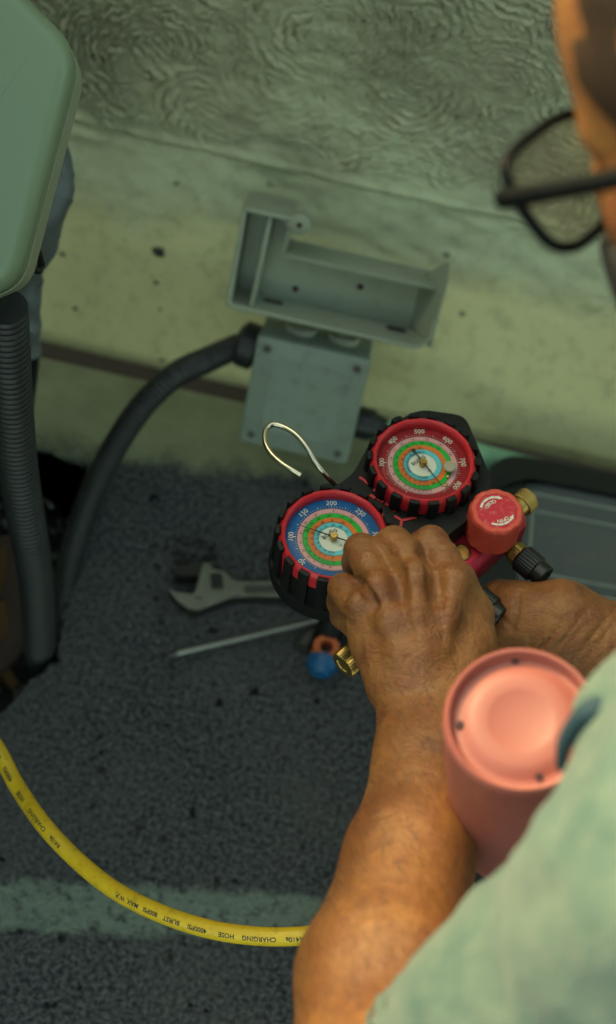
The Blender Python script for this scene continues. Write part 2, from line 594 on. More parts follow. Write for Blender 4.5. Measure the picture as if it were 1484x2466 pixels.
bm = bmesh.new()
vs = [bm.verts.new((p.x, p.y, -0.055)) for p in pit]
bm.faces.new(vs)
bmesh.ops.triangulate(bm, faces=bm.faces)
bmesh.ops.subdivide_edges(bm, edges=bm.edges, cuts=5, use_grid_fill=True)
for v in bm.verts:
    v.co.z += 0.016 * mnoise.noise(v.co * 40) + 0.006 * mnoise.noise(v.co * 130)
tag(obj('soil', bm, M['dirt']), 'dark soil lying in the broken hole in the roof floor', None, None, 'structure')
bm = box((X0, Y1 - 0.002, -0.03), (X1, WALL_Y + 0.03, -0.012))
tag(obj('floor_joint', bm, M['groove'], smooth=False), 'brown open joint between roof floor and wall', None, None, 'structure')

# ------------------------------------------------------------------ parapet wall
def wall_mat():
    m, nt, b = new_mat('painted_render')
    v = coords(nt)
    sep = nt.nodes.new('ShaderNodeSeparateXYZ'); nt.links.new(v, sep.inputs[0])
    wn = mth(nt, 'MULTIPLY', mth(nt, 'SUBTRACT', noise(nt, v, 14, 6, 0.65), 0.5), 0.14)
    z = mth(nt, 'ADD', sep.outputs['Z'], wn)
    f1 = ramp(nt, z, 0.13, 0.19)
    f2 = ramp(nt, z, 0.215, 0.265)
    n1 = noise(nt, v, 9, 7, 0.65)
    n2 = noise(nt, v, 60, 6, 0.65)
    low = mixc(nt, n1, (0.50, 0.465, 0.235), (0.66, 0.62, 0.345))
    mid = mixc(nt, n1, (0.40, 0.42, 0.265), (0.57, 0.59, 0.39))
    top = mixc(nt, ramp(nt, n1, 0.3, 0.7), (0.32, 0.31, 0.20), (0.50, 0.52, 0.33))
    c = mixc(nt, f1, low, mid)
    top = mixc(nt, mth(nt, 'MULTIPLY', ramp(nt, noise(nt, v, 5, 5, 0.6), 0.42, 0.62), 0.55), top, (0.27, 0.235, 0.165))
    c = mixc(nt, f2, c, top)
    c = mixc(nt, mth(nt, 'MULTIPLY', ramp(nt, n2, 0.5, 0.72), 0.4), c, (0.17, 0.165, 0.10))
    at_ = nt.nodes.new('ShaderNodeAttribute'); at_.attribute_name = 'groove_tone'  # darker in the stroke grooves and towards the left
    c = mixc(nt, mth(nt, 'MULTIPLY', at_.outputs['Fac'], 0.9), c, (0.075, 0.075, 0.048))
    sp = ramp(nt, noise(nt, v, 45, 3, 0.5), 0.715, 0.75)
    c = mixc(nt, mth(nt, 'MULTIPLY', sp, 0.7), c, (0.05, 0.055, 0.05))
    nt.links.new(c, b.inputs['Base Color'])
    b.inputs['Roughness'].default_value = 0.75
    p = bump(nt, noise(nt, v, 90, 6, 0.65, 0.5), b, 0.3, 0.003)
    return m
M['wall'] = wall_mat()

prof = [(WALL_Y, -0.02), (WALL_Y, 0.004), (WALL_Y + 0.056, 0.145), (WALL_Y + 0.078, 0.235), (WALL_Y + 0.09, 0.32), (WALL_Y + 0.10, 1.15)]
def prof_at(s):       # s = height
    for (y0, z0), (y1, z1) in zip(prof[:-1], prof[1:]):
        if s <= z1:
            t = (s - z0) / (z1 - z0)
            return y0 + (y1 - y0) * t
    return prof[-1][0]
def swirl_field(X, Z):
    """trowelled fan strokes: overlapping combed arcs, later strokes lie over earlier ones"""
    H = np.zeros_like(X); G = np.zeros_like(X)
    r2 = np.random.default_rng(3)
    cs = []
    for zi in np.arange(0.20, 0.72, 0.038):
        for xi in np.arange(-0.56, 0.62, 0.042):
            cs.append((xi + r2.uniform(-.03, .03), zi + r2.uniform(-.03, .03), r2.uniform(0.040, 0.095),
                       r2.uniform(0, 6.28), r2.choice([r2.uniform(0.0046, 0.0065), r2.uniform(0.0065, 0.0105)]), r2.uniform(1.5, 3.6)))
    r2.shuffle(cs)
    xs_, zs_ = X[0], Z[:, 0]
    W1 = fbm(X, Z, 22, 3, 77); W2 = fbm(X, Z, 75, 3, 78)
    for (cx, cz, R, ph, lam, span) in cs:
        a0, a1 = np.searchsorted(xs_, (cx - R, cx + R)); b0, b1 = np.searchsorted(zs_, (cz - R, cz + R))
        if a1 - a0 < 3 or b1 - b0 < 3: continue
        sl = (slice(b0, b1), slice(a0, a1))
        dx, dz = X[sl] - cx, (Z[sl] - cz) * 1.1
        r = np.sqrt(dx * dx + dz * dz) + 1e-6
        a = np.arctan2(dz, dx)
        da = np.abs((a - ph + np.pi) % (2 * np.pi) - np.pi)
        wob = 0.0030 * np.sin(a * 2 + ph * 5) + 0.0012 * np.sin(a * 7 + ph * 3 + r * 150) + 0.0008 * np.sin(X[sl] * 700 + ph) + 0.0008 * np.sin(Z[sl] * 610 + ph * 2)
        q = (r + wob) / lam + 0.6 * W1[sl] + 0.40 * W2[sl]
        mask = np.clip((R * (1 + .35 * W1[sl]) - r) / 0.010, 0, 1) * np.clip((span / 2 - da) / 0.35, 0, 1) * np.clip((r - R * .18) / 0.008, 0, 1)
        fl = np.floor(q)
        brk = 0.5 + 0.5 * np.sin(a * (9 + 6 * np.sin(fl * 12.9 + ph)) + fl * 4.1)
        wgt = 0.5 + 0.5 * np.sin(fl * 7.7 + ph * 3)
        h = (np.abs(np.sin(np.pi * q)) ** 0.7 - 0.55) * (0.12 + 0.88 * brk) * (0.5 + 0.5 * wgt)
        H[sl] = H[sl] * (1 - mask) + h * mask
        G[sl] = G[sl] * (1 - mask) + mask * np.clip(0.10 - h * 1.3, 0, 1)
    return H, G

def vnoise(X, Y, f, seed=0):
    r3 = np.random.default_rng(seed)
    T = r3.random((64, 64))
    xi = np.floor(X * f).astype(int); yi = np.floor(Y * f).astype(int)
    fx = X * f - xi; fy = Y * f - yi
    fx = fx * fx * (3 - 2 * fx); fy = fy * fy * (3 - 2 * fy)
    g = lambda i, j: T[i % 64, j % 64]
    return (g(xi, yi) * (1 - fx) + g(xi + 1, yi) * fx) * (1 - fy) + (g(xi, yi + 1) * (1 - fx) + g(xi + 1, yi + 1) * fx) * fy - 0.5

def fbm(X, Y, f, o=4, seed=0):
    s = 0; a = 1
    for k in range(o):
        s = s + a * vnoise(X, Y, f * 2 ** k, seed + k); a *= 0.5
    return s

def grid_mesh(name, Pxyz, ny, nx, mat, attrs=None):
    me = bpy.data.meshes.new(name)
    idx = np.arange(ny * nx).reshape(ny, nx)
    q = np.stack([idx[:-1, :-1], idx[:-1, 1:], idx[1:, 1:], idx[1:, :-1]], -1).reshape(-1, 4)
    me.vertices.add(ny * nx)
    me.vertices.foreach_set('co', Pxyz.reshape(-1).astype(np.float32))
    me.loops.add(q.size)
    me.loops.foreach_set('vertex_index', q.reshape(-1).astype(np.int32))
    me.polygons.add(len(q))
    me.polygons.foreach_set('loop_start', np.arange(0, q.size, 4, dtype=np.int32))
    me.update(calc_edges=True)
    me.validate()
    me.shade_smooth()
    for k, a in (attrs or {}).items():
        at_ = me.attributes.new(k, 'FLOAT', 'POINT')
        at_.data.foreach_set('value', a.reshape(-1).astype(np.float32))
    me.materials.append(mat)
    return me

WX0, WX1, WZ1 = -0.50, 0.55, 0.64
xs = np.arange(WX0, WX1 + 1e-6, 0.0014)
zs = np.concatenate([np.arange(-0.02, 0.22, 0.004), np.arange(0.22, WZ1 + 1e-6, 0.0014)])
XX, ZZ = np.meshgrid(xs, zs)
Yb = np.vectorize(prof_at)(zs)[:, None] * np.ones_like(XX)
H, G = swirl_field(XX, ZZ)
edge = 0.240 - 0.01 * XX + 0.028 * fbm(XX, ZZ, 9, 4, 5) + 0.02 * vnoise(XX, ZZ, 40, 9)
top = np.clip((ZZ - edge) / 0.018, 0, 1)
band = np.clip((ZZ - 0.13) / 0.03, 0, 1) * (1 - top)
amp = 0.0095 * np.clip(0.75 + 1.5 * fbm(XX, ZZ, 8, 3, 21), 0.12, 1.5)
disp = top * H * amp + top * 0.0024 * fbm(XX, ZZ, 85, 3, 2) + band * 0.0050 * fbm(XX * 0.45 + ZZ * .2, ZZ, 34, 4, 3)
disp += 0.0025 * fbm(XX, ZZ, 6, 3, 4)
disp += 0.0022 * np.exp(-((ZZ - (0.238 + 0.006 * vnoise(XX, ZZ * 0, 5, 8))) / 0.0035) ** 2)     # float ridge between the coats
disp -= top * 0.004 * np.exp(-((ZZ - 0.455 - 0.02 * vnoise(XX, XX * 0, 9, 31) - 0.01 * vnoise(XX, XX * 0, 40, 32)) / 0.0012) ** 2) * (XX > 0.0)
Pw = np.stack([XX, Yb - disp, ZZ], -1)
wme = grid_mesh('wall_face', Pw, len(zs), len(xs), M['wall'], {'groove_tone': np.clip(top * (G * 1.3 + 0.10 + 0.5 * fbm(XX, ZZ, 7, 4, 41) + 0.35 * np.clip(-XX, 0, 1)), 0, 1)})
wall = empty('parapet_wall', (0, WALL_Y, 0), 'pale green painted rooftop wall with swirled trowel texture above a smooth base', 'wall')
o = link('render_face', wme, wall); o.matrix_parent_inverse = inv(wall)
bm = bmesh.new()
pf = [(y, z) for y, z in prof]
def strip(x0, x1, zmin=-0.02):
    pts = [(prof_at(zmin), zmin)] + [(y, z) for y, z in prof if z > zmin]
    a = [bm.verts.new((x0, y, z)) for y, z in pts]; b = [bm.verts.new((x1, y, z)) for y, z in pts]
    for i in range(len(pts) - 1):
        bm.faces.new((a[i], b[i], b[i + 1], a[i + 1]))
strip(-30, WX0); strip(WX1, 30); strip(WX0, WX1, WZ1)
o = obj('plain_face', bm, M['wall'], wall); o.matrix_parent_inverse = inv(wall)
bm = box((-30, WALL_Y + 0.06, 1.15), (30, WALL_Y + 0.36, 1.20), bev=0.008)
o = obj('coping', bm, M['wall'], wall); o.matrix_parent_inverse = inv(wall)
bm = box((-30, WALL_Y + 0.14, -0.02), (30, WALL_Y + 0.34, 1.149))
o = obj('wall_core', bm, M['wall'], wall, smooth=False); o.matrix_parent_inverse = inv(wall)

def child(name, bm, mat, root, parent=None, smooth=True, xf=None):
    """a part: geometry is given in world space, parented to its thing (or to a part of it)"""
    o = obj(name, bm, mat, parent or root, smooth, xf)
    if parent is None or parent is root:
        o.matrix_parent_inverse = inv(root)
    return o

def seg_pts(a, b, n=2):
    return [a.lerp(b, i / (n - 1)) for i in range(n)]

# ------------------------------------------------------------------ white equipment casing, top left
B_ = at(44, 668, 0.87); T_ = at(181, 118, 0.855)
e_up = (T_ - B_).normalized()
toc = (CAM - (B_ + T_) / 2).normalized()
nrm = (toc - RC * 0.13 - UC * 0.02)
nrm = (nrm - e_up * nrm.dot(e_up)).normalized()
e_x = e_up.cross(nrm).normalized()          # towards image right
if e_x.dot(RC) < 0: e_x = -e_x
def on_plane(u, v):
    r = ray(u, v)
    t = (B_ - CAM).dot(nrm) / r.dot(nrm)
    p = CAM + r * t - B_
    return (p.dot(e_x), p.dot(e_up))
case = empty('equipment_casing', B_, 'white rounded plastic equipment casing above the upright conduit', 'casing')
FM = frame(B_, e_x, e_up, nrm)
outline = [on_plane(43, 682), on_plane(191, 114), on_plane(-65, -140), on_plane(-420, -200), on_plane(-420, 880)]
poly = round_poly(outline, [0.013, 0.020, 0.02, 0.03, 0.03], 8)
child('front_cover', prism(poly, -0.027, 0.0, bev=0.012, seg=6, m=FM), M['white_case'], case)
cx = sum(p[0] for p in poly) / len(poly); cy = sum(p[1] for p in poly) / len(poly)
ins = lambda k: [(cx + (x - cx) * k, cy + (y - cy) * k) for x, y in poly]
child('seam', prism(ins(0.982), -0.0345, -0.026, m=FM), M['conduit_black'], case)
child('back_shell', prism(ins(1.003), -0.070, -0.0322, bev=0.004, m=FM), M['white_rim'], case)
# unseen unit body with feet and louvres, added to shade the forearm and floor
bm = box((-1.15, 0.06, 0.10), (-0.372, 0.82, 0.90), bev=0.012)
child('unit_shade_body', bm, M['white_case'], case)
for y_ in (0.14, 0.66):
    child('unit_foot', box((-1.10, y_, 0.0), (-0.42, y_ + 0.06, 0.0995)), M['screw_dark'], case)
for i_ in range(9):
    child('louvre', box((-0.3715, 0.16, 0.22 + i_ * 0.05), (-0.366, 0.70, 0.24 + i_ * 0.05), bev=0.002), M['white_rim'], case)

# ------------------------------------------------------------------ taped pipe bundle behind the casing
def wobble_tube(pts, r, n, amp, f, seed):
    bm = tube(pts, r, n)
    for v in bm.verts:
        d = Vector((mnoise.noise(v.co * f + Vector((seed, 0, 0))), mnoise.noise(v.co * f + Vector((0, seed, 9))), mnoise.noise(v.co * f + Vector((5, 0, seed)))))
        v.co += d * amp
    return bm
pts = crom([at(90, 250, 1.16), at(118, 380, 1.16), at(124, 470, 1.16), at(104, 560, 1.17), at(80, 640, 1.2), at(74, 720, 1.22), at(72, 845, 1.26)], 24)
rr = [mpx(p, 1.18) for p in np.interp(np.linspace(0, 1, len(pts)), [0, .2, .36, .52, .62, .7, 1.0], [54, 56, 50, 44, 30, 31, 30])]
pipe = empty('taped_pipe', pts[-1], 'pipe bundle wrapped in wrinkled grey tape hanging behind the casing', 'pipe')
child('tape_wrap', wobble_tube(pts, rr, 36, 0.005, 42, 3), M['tape'], pipe)
for k, f in enumerate((0.12, 0.25, 0.36, 0.47, 0.6, 0.78, 0.9)):
    i = int(f * (len(pts) - 1)); d = (pts[i + 1] - pts[i]).normalized()
    tilt = Vector((random.uniform(-.3, .3), random.uniform(-.3, .3), random.uniform(-.2, .2)))
    seg = [pts[i] - (d + tilt).normalized() * 0.006, pts[i] + (d + tilt).normalized() * 0.006]
    child('tape_turn', wobble_tube([seg[0].lerp(seg[1], t / 4) for t in range(5)], rr[i] * 1.02, 36, 0.005, 42, 3), M['tape'], pipe)
child('pipe_end', tube(crom([at(80, 840, 1.26), at(79, 890, 1.29), at(74, 955, 1.33), at(68, 1010, 1.35)], 6), lambda t: mpx(17 - 7 * t, 1.28), 12), M['conduit_black'], pipe)
child('pipe_end', tube(crom([at(66, 840, 1.26), at(66, 890, 1.29), at(67, 955, 1.33)], 6), mpx(7, 1.28), 10), M['grey_conduit'], pipe)

loop = crom([at(60, 520, .95), at(84, 580, .97), at(100, 632, 1.0), at(92, 652, 1.0), at(74, 630, .99), at(58, 590, .97), at(40, 540, .95)], 8)
cab = empty('black_cable', loop[0], 'black cable looping out below the casing edge', 'cable')
child('cable_loop', tube(loop, mpx(9, 1.0), 12), M['conduit_black'], cab)

# ------------------------------------------------------------------ corrugated conduits
def conduit(pts, r, pitch, depth=0.10, n=28):
    L = [0.0]
    for a, b in zip(pts[:-1], pts[1:]): L.append(L[-1] + (b - a).length)
    tot = L[-1]; out = []; rad_ = []
    k = int(tot / (pitch / 6))
    j = 0
    for i in range(k + 1):
        s = tot * i / k
        while j < len(L) - 2 and L[j + 1] < s: j += 1
        t = (s - L[j]) / (L[j + 1] - L[j])
        out.append(pts[j].lerp(pts[j + 1], t))
        ph = (s / pitch) % 1.0
        rad_.append(r * (1 - depth * (0.5 - 0.5 * math.cos(2 * math.pi * ph)) ** 1.5))
    return tube(out, rad_, n)
base = atz(97, 1600, -0.04)
topc = Vector((base.x - 0.004, base.y + 0.004, 0.475))
cpts = crom([base, base.lerp(topc, .3) + Vector((0.004, 0, 0)), base.lerp(topc, .65) + Vector((-0.002, 0, 0)), topc], 14)
c1 = empty('corrugated_conduit', base, 'upright grey corrugated conduit running from the casing into the floor', 'conduit', 'grey corrugated conduits')
child('conduit_tube', conduit(cpts, 0.0152, 0.0058), M['grey_conduit'], c1)
lean = rad(24)
jx = Vector((1, 0, 0)); jy = Vector((0, math.sin(lean), math.cos(lean))); jz = Vector((0, -math.cos(lean), math.sin(lean)))
jo = at(574, 1062, 1.385)
JM = frame(jo, jx, jy, jz)
c2p = crom([JM @ Vector((0.004, 0.086, -0.034)), JM @ Vector((-0.014, 0.0865, -0.033)), at(500, 866, 1.355), at(420, 905, 1.335), at(345, 975, 1.34), at(280, 1070, 1.35),
            at(225, 1180, 1.36), at(185, 1290, 1.36), at(158, 1400, 1.36), at(145, 1500, 1.355), at(135, 1600, 1.36)], 10)
c2 = empty('corrugated_conduit', c2p[-1], 'grey corrugated conduit arching from the junction box down to the floor', 'conduit', 'grey corrugated conduits')
child('conduit_tube', conduit(c2p, 0.0128, 0.0050, 0.11), M['grey_conduit'], c2)

# ------------------------------------------------------------------ junction box on the wall foot
lean = rad(24)
jx = Vector((1, 0, 0)); jy = Vector((0, math.sin(lean), math.cos(lean))); jz = Vector((0, -math.cos(lean), math.sin(lean)))
jo = at(574, 1062, 1.385)
W_, H_ = 0.108, 0.116
JM = frame(jo, jx, jy, jz)
jb = empty('junction_box', jo, 'square grey junction box with a speckled lid and corner screws', 'junction box')
child('box_body', box((0.001, 0.001, -0.062), (W_ - 0.001, H_ - 0.001, -0.015), bev=0.004, m=JM), M['grey_box'], jb)
lid = child('lid', prism(round_poly([(0, 0), (W_, 0), (W_, H_), (0, H_)], 0.006), -0.0146, 0.0, bev=0.002, m=JM), M['grey_box'], jb)
bm = bmesh.new()
cpoly = round_poly([(0.018, 0.018), (W_ - 0.018, 0.018), (W_ - 0.018, H_ - 0.018), (0.018, H_ - 0.018)], 0.018)
prism(cpoly, -0.001, 0.0008, bm, bev=0.0006, m=JM)
child('lid_panel', bm, M['grey_box'], jb, lid)
for sx, sy in ((0.011, 0.011), (W_ - 0.011, 0.011), (W_ - 0.011, H_ - 0.011), (0.011, H_ - 0.011)):
    m_ = JM @ Matrix.Translation((sx, sy, 0))
    s_ = child('screw', lathe([(0.0056, 0.0002), (0.0056, 0.0008), (0.0042, 0.0008), (0.0040, -0.002 + 0.0025)], 20, m=m_), M['grey_box'], jb)
    child('screw_head', lathe([(0.0038, 0.0002), (0.0038, 0.0011), (0.0025, 0.0013)], 14, m=m_), M['screw_dark'], jb, s_)
for kx in (0.038, 0.078):
    m_ = JM @ Matrix.Translation((kx, H_ - 0.001, -0.034)) @ Matrix.Rotation(rad(-90), 4, 'X')
    child('knockout', lathe([(0.0160, 0), (0.0160, 0.006), (0.0135, 0.0068), (0.013, 0.0045), (0.0095, 0.0045), (0.009, 0.0062), (0.003, 0.0064)], 26, m=m_), M['knockout'], jb)
# gland where the arched conduit enters
gd = (c2p[0] - c2p[6]).normalized()
gm = frame(c2p[9], gd.orthogonal().normalized(), gd.cross(gd.orthogonal().normalized()), gd)
bm = lathe([(0.0135, -0.010), (0.0165, -0.009), (0.0225, -0.004), (0.0225, 0.010), (0.0175, 0.012), (0.0145, 0.014), (0.0145, 0.03)], 10, m=gm)
child('cable_gland', bm, M['grey_conduit'], jb)
gp = JM @ Vector((W_ - 0.002, 0.030, -0.036))
bm = tube([gp, gp + Vector((0.018, 0, 0)), gp + Vector((0.0182, 0, 0)), gp + Vector((0.03, -0.003, -0.002))], [0.016, 0.016, 0.013, 0.013], 16)
child('cable_gland', bm, M['conduit_black'], jb)

# pale conduit running along the wall foot to the right of the box
pp = crom([gp + Vector((0.022, -0.002, -0.002)), gp + Vector((0.09, 0.004, -0.012)), Vector((0.24, 0.882, 0.0135)), Vector((0.6, 0.882, 0.0135)), Vector((1.6, 0.882, 0.0135))], 8)
pl = empty('pale_conduit', pp[0], 'pale green painted pipe lying along the foot of the wall', 'pipe')
child('pipe_run', tube(pp, 0.0125, 20), M['pale_pipe'], pl)
for x in (0.30, 0.62):
    child('pipe_clip', tube([Vector((x, .882, .0135)), Vector((x + .012, .882, .0135))], 0.0140, 20), M['pale_pipe'], pl)

# ------------------------------------------------------------------ open trunking end cover above the box
tl = rad(26)
tx = Vector((1, 0, 0)); ty = Vector((0, math.sin(tl), math.cos(tl))); tz = Vector((0, -math.cos(tl), math.sin(tl)))
to = at(545, 738, 1.30)
TM = frame(to, tx, ty, tz)
def on_t(u, v):
    r = ray(u, v); t = (to - CAM).dot(tz) / r.dot(tz); p = CAM + r * t - to
    return p.dot(tx), p.dot(ty)
BR = on_t(1030, 858); TR = on_t(1075, 632); TL = on_t(604, 503); BOSS = on_t(722, 540); ST = on_t(689, 600)
TWD, THT, TD = BR[0], TL[1], 0.046
t_ = 0.0035
tr = empty('trunking_cover', to, 'open grey plastic trunking cover with a divider above the junction box', 'trunking cover')
child('back_panel', box((0.0025, THT * .6, -TD + 0.0002), (ST[0] - 0.001, THT - 0.001, -TD + 0.0028), m=TM), M['grey_trunk'], tr)
child('back_panel', box((0.002, 0.002, -TD), (TWD - 0.002, THT * .62, -TD + 0.003), m=TM), M['grey_trunk'], tr)
def band(out, inn, z0, z1, m):
    b = bmesh.new()
    V = [[b.verts.new((x, y, z)) for x, y in P_] for P_, z in ((out, z0), (out, z1 - .0008), ([(a[0] * .8 + c[0] * .2, a[1] * .8 + c[1] * .2) for a, c in zip(out, inn)], z1), ([(a[0] * .2 + c[0] * .8, a[1] * .2 + c[1] * .8) for a, c in zip(out, inn)], z1), (inn, z1 - .0008), (inn, z0))]
    for r0, r1 in zip(V, V[1:] + V[:1]):
        for i in range(len(out) - 1):
            b.faces.new((r0[i], r0[i + 1], r1[i + 1], r1[i]))
    b.faces.new([r[0] for r in V]); b.faces.new([r[-1] for r in V][::-1])
    b.transform(m)
    return b
R1 = 0.018
arc = [(math.cos(a), math.sin(a)) for a in [math.pi * (1.5 + .5 * k / 8) for k in range(9)]]
po = [(-0.001, THT), (-0.001, 0.004), (0.0, 0.0), (0.004, -0.001)] + [(TWD - R1 + R1 * c, -0.001 + R1 + R1 * s_) for c, s_ in arc] + [(TWD, 0.03)]
pi_ = [(t_, THT), (t_, 0.006), (t_ + .001, t_ + .0005), (t_ + .004, t_)] + [(TWD - R1 + (R1 - t_) * c, -0.001 + R1 + (R1 - t_) * s_) for c, s_ in arc] + [(TWD - t_, 0.03)]
bm = band(po, pi_, -TD, 0, TM)
child('rim_wall', bm, M['grey_trunk'], tr)
# right end: sloped flange that rises into an ear at the rim
bm = bmesh.new()
def qd(x, y, z): return bm.verts.new(TM @ Vector((x, y, z)))
xb, xf = TWD - 0.021, TWD - 0.0012
ys = [(0.004, 0.004), (THT * .30, THT * .40), (THT * .52, TR[1] * .82), (THT * .56, TR[1])]
colA = [(qd(xb, yb_, -TD + 0.003), qd(xf - (0.003 if k_ == 3 else 0), yf_, -0.001)) for k_, (yb_, yf_) in enumerate(ys)]
colB = [(qd(xb + 0.0025, yb_, -TD + 0.003), qd(xf + 0.0022 - (0.003 if k_ == 3 else 0), yf_, 0.0)) for k_, (yb_, yf_) in enumerate(ys)]
for k_ in range(3):
    bm.faces.new((colA[k_][0], colA[k_][1], colA[k_ + 1][1], colA[k_ + 1][0]))
    bm.faces.new((colB[k_][0], colB[k_ + 1][0], colB[k_ + 1][1], colB[k_][1]))
    bm.faces.new((colA[k_][1], colB[k_][1], colB[k_ + 1][1], colA[k_ + 1][1]))
    bm.faces.new((colA[k_][0], colA[k_ + 1][0], colB[k_ + 1][0], colB[k_][0]))
bm.faces.new((colA[3][0], colA[3][1], colB[3][1], colB[3][0])); bm.faces.new((colA[0][0], colB[0][0], colB[0][1], colA[0][1]))
child('end_flange', bm, M['grey_trunk'], tr)
# top wall: full height over the left bay, then low
bm = box((t_ - 0.002, THT - t_, -TD + 0.0005), (ST[0], THT + 0.001, 0.0006), m=TM, bev=0.001)
child('top_wall', bm, M['grey_trunk'], tr)
bm = box((ST[0] - t_, THT * .58, -TD + 0.001), (ST[0] - 0.0005, THT - t_ + 0.0005, -0.012), m=TM, bev=0.0008)
box((ST[0] - 0.002, THT * .57, -TD + 0.0015), (TWD - t_ - 0.0004, THT * .57 + 0.004, -0.010), bm, bev=0.003, m=TM)
child('low_wall', bm, M['grey_trunk'], tr)
bm = lathe([(0.0095, -0.012), (0.0095, 0.0012), (0.0085, 0.0018)], 22, m=TM @ Matrix.Translation((BOSS[0], THT - 0.004, 0)))
box((ST[0] - 0.004, THT - 0.0085, -0.010), (BOSS[0], THT + 0.0004, -0.0005), bm, m=TM)
b_ = child('screw_boss', bm, M['grey_trunk'], tr)
child('screw', lathe([(0.0026, 0.0012), (0.0026, 0.0026), (0.001, 0.0028)], 12, m=TM @ Matrix.Translation((BOSS[0], THT - 0.004, 0))), M['brick'], tr, b_)
DV0 = on_t(607, 718); DV1 = on_t(655, 545)
d0 = Vector((DV0[0], t_, 0)); d1 = Vector((DV1[0] - 0.003, THT - t_, 0))
dx_ = (d1 - d0).normalized(); ang = math.atan2(dx_.x, dx_.y)
bm = box((-0.0018, 0.0002, -TD + 0.0032), (0.0022, (d1 - d0).length - 0.001, -0.004), bev=0.0006, m=TM @ Matrix.Translation(d0) @ Matrix.Rotation(-ang, 4, 'Z'))
child('divider', bm, M['grey_trunk'], tr)
for px_, py_ in ((0.060, 0.014), (0.122, 0.030)):
    child('fixing_hole', lathe([(0.0032, 0), (0.0030, 0.0006), (0.002, 0.0007)], 14, m=TM @ Matrix.Translation((px_ * TWD / .2, py_, -TD + 0.0031))), M['can_hole'], tr)
for px_ in (0.042, 0.165):
    child('drain_slot', box((px_ * TWD / .2 - 0.009, 0.0038, -0.030), (px_ * TWD / .2 + 0.009, 0.0046, -0.022), m=TM, bev=0.0003), M['screw_dark'], tr)

# ------------------------------------------------------------------ organiser case on the floor, right
zc_ = 0.058
A = atz(1175, 1080, zc_); E = atz(1484, 1140, zc_)
ox = Vector((E.x - A.x, E.y - A.y, 0)).normalized(); oy = Vector((-ox.y, ox.x, 0)); oz = Vector((0, 0, 1))
OM = frame(A, ox, -oy, -oz)              # x along the back edge, y towards the viewer, z down
OM = frame(Vector((A.x, A.y, 0)), ox, oy, oz)
cl = lambda u, v, z=zc_: ((atz(u, v, z) - Vector((A.x, A.y, z))).dot(ox), (atz(u, v, z) - Vector((A.x, A.y, z))).dot(oy))
org = empty('organizer_case', Vector((A.x, A.y, 0)), 'shallow black organizer case with a cloudy clear lid lying by the wall', 'case')
LW, LD = 0.36, 0.30
p0 = cl(1266, 1148); p1 = cl(1290, 1392)
lw0 = p0[0]; top_y = p0[1]; bot_y = p1[1]
fr = round_poly([(0, -LD), (LW, -LD), (LW, 0), (0, 0)], [0.03, 0.03, 0.03, 0.042], 8)
child('case_base', prism(fr, 0.0, 0.040, m=OM), M['black_plastic'], org)
bm = bmesh.new()
inner = round_poly([(lw0, bot_y - 0.03), (LW - lw0, bot_y - 0.03), (LW - lw0, top_y), (lw0, top_y)], 0.006, 4)
# rim ring built as four bars with a rounded outer corner
def ring_prism(outer, innr, z0, z1, m):
    b = bmesh.new()
    def nearest(p): return min(range(len(innr)), key=lambda i: (innr[i][0] - p[0]) ** 2 + (innr[i][1] - p[1]) ** 2)
    n = len(outer)
    def resamp(poly, n):
        c = Vector((sum(p[0] for p in poly) / len(poly), sum(p[1] for p in poly) / len(poly)))
        out = []
        for i in range(n):
            a = 2 * math.pi * i / n; d = Vector((math.cos(a), math.sin(a))); best = None
            for j in range(len(poly)):
                p, q = Vector(poly[j]) - c, Vector(poly[(j + 1) % len(poly)]) - c
                e = q - p; den = d.x * e.y - d.y * e.x
                if abs(den) < 1e-12: continue
                t = (p.x * e.y - p.y * e.x) / den; s = (p.x * d.y - p.y * d.x) / den
                if t > 0 and -1e-6 <= s <= 1 + 1e-6 and (best is None or t > best): best = t
            out.append(c + d * (best or 0))
        return out
    O, I = resamp(outer, 160), resamp(innr, 160)
    V = [[b.verts.new((p.x, p.y, z)) for p in P_] for P_, z in ((O, z0), (O, z1 - 0.004), ([o * .98 + i * .02 for o, i in zip(O, I)], z1), ([o * .05 + i * .95 for o, i in zip(O, I)], z1), (I, z1 - 0.003), (I, z0))]
    for r0, r1 in zip(V, V[1:] + V[:1]):
        for i in range(160):
            j = (i + 1) % 160
            b.faces.new((r0[i], r0[j], r1[j], r1[i]))
    b.transform(m)
    return b
child('case_frame', ring_prism(fr, inner, 0.0402, zc_, OM), M['black_plastic'], org)
lidp = child('clear_lid', prism(inner, 0.046, 0.050, m=OM), M['cloudy_lid'], org)
bm = bmesh.new()
rib0 = (lw0 + 0.010, top_y - 0.012); rib1 = (LW - lw0 - 0.010, bot_y + 0.012)
for (x0, y0, x1, y1) in ((rib0[0], rib0[1] - 0.002, rib1[0], rib0[1]), (rib0[0], rib0[1] - .022, rib1[0], rib0[1] - .0205), (rib0[0], rib1[1], rib0[0] + 0.0022, rib0[1] - .003), (rib0[0], rib1[1] - 0.002, rib1[0], rib1[1] - .0002), (rib0[0], rib1[1] - 0.016, rib1[0], rib1[1] - .0135)):
    box((x0, y0, 0.0498), (x1, y1, 0.0518), bm, m=OM)
m_ = simple('lid_rib', (0.24, 0.27, 0.24), 0.35, var=0.2)
child('lid_rib', bm, m_, org, lidp)
r4 = random.Random(4)
for k in range(7):
    c_ = Vector((lw0 + 0.02 + r4.random() * 0.12, bot_y + 0.01 + r4.random() * (top_y - bot_y - 0.02), 0.0405))
    bm = tube([OM @ c_, OM @ (c_ + Vector((r4.uniform(-.03, .03), r4.uniform(-.02, .02), 0.002)))], 0.003, 8)
    child('small_part', bm, M[r4.choice(['steel', 'brass', 'orange_grip', 'white_print'])], org)

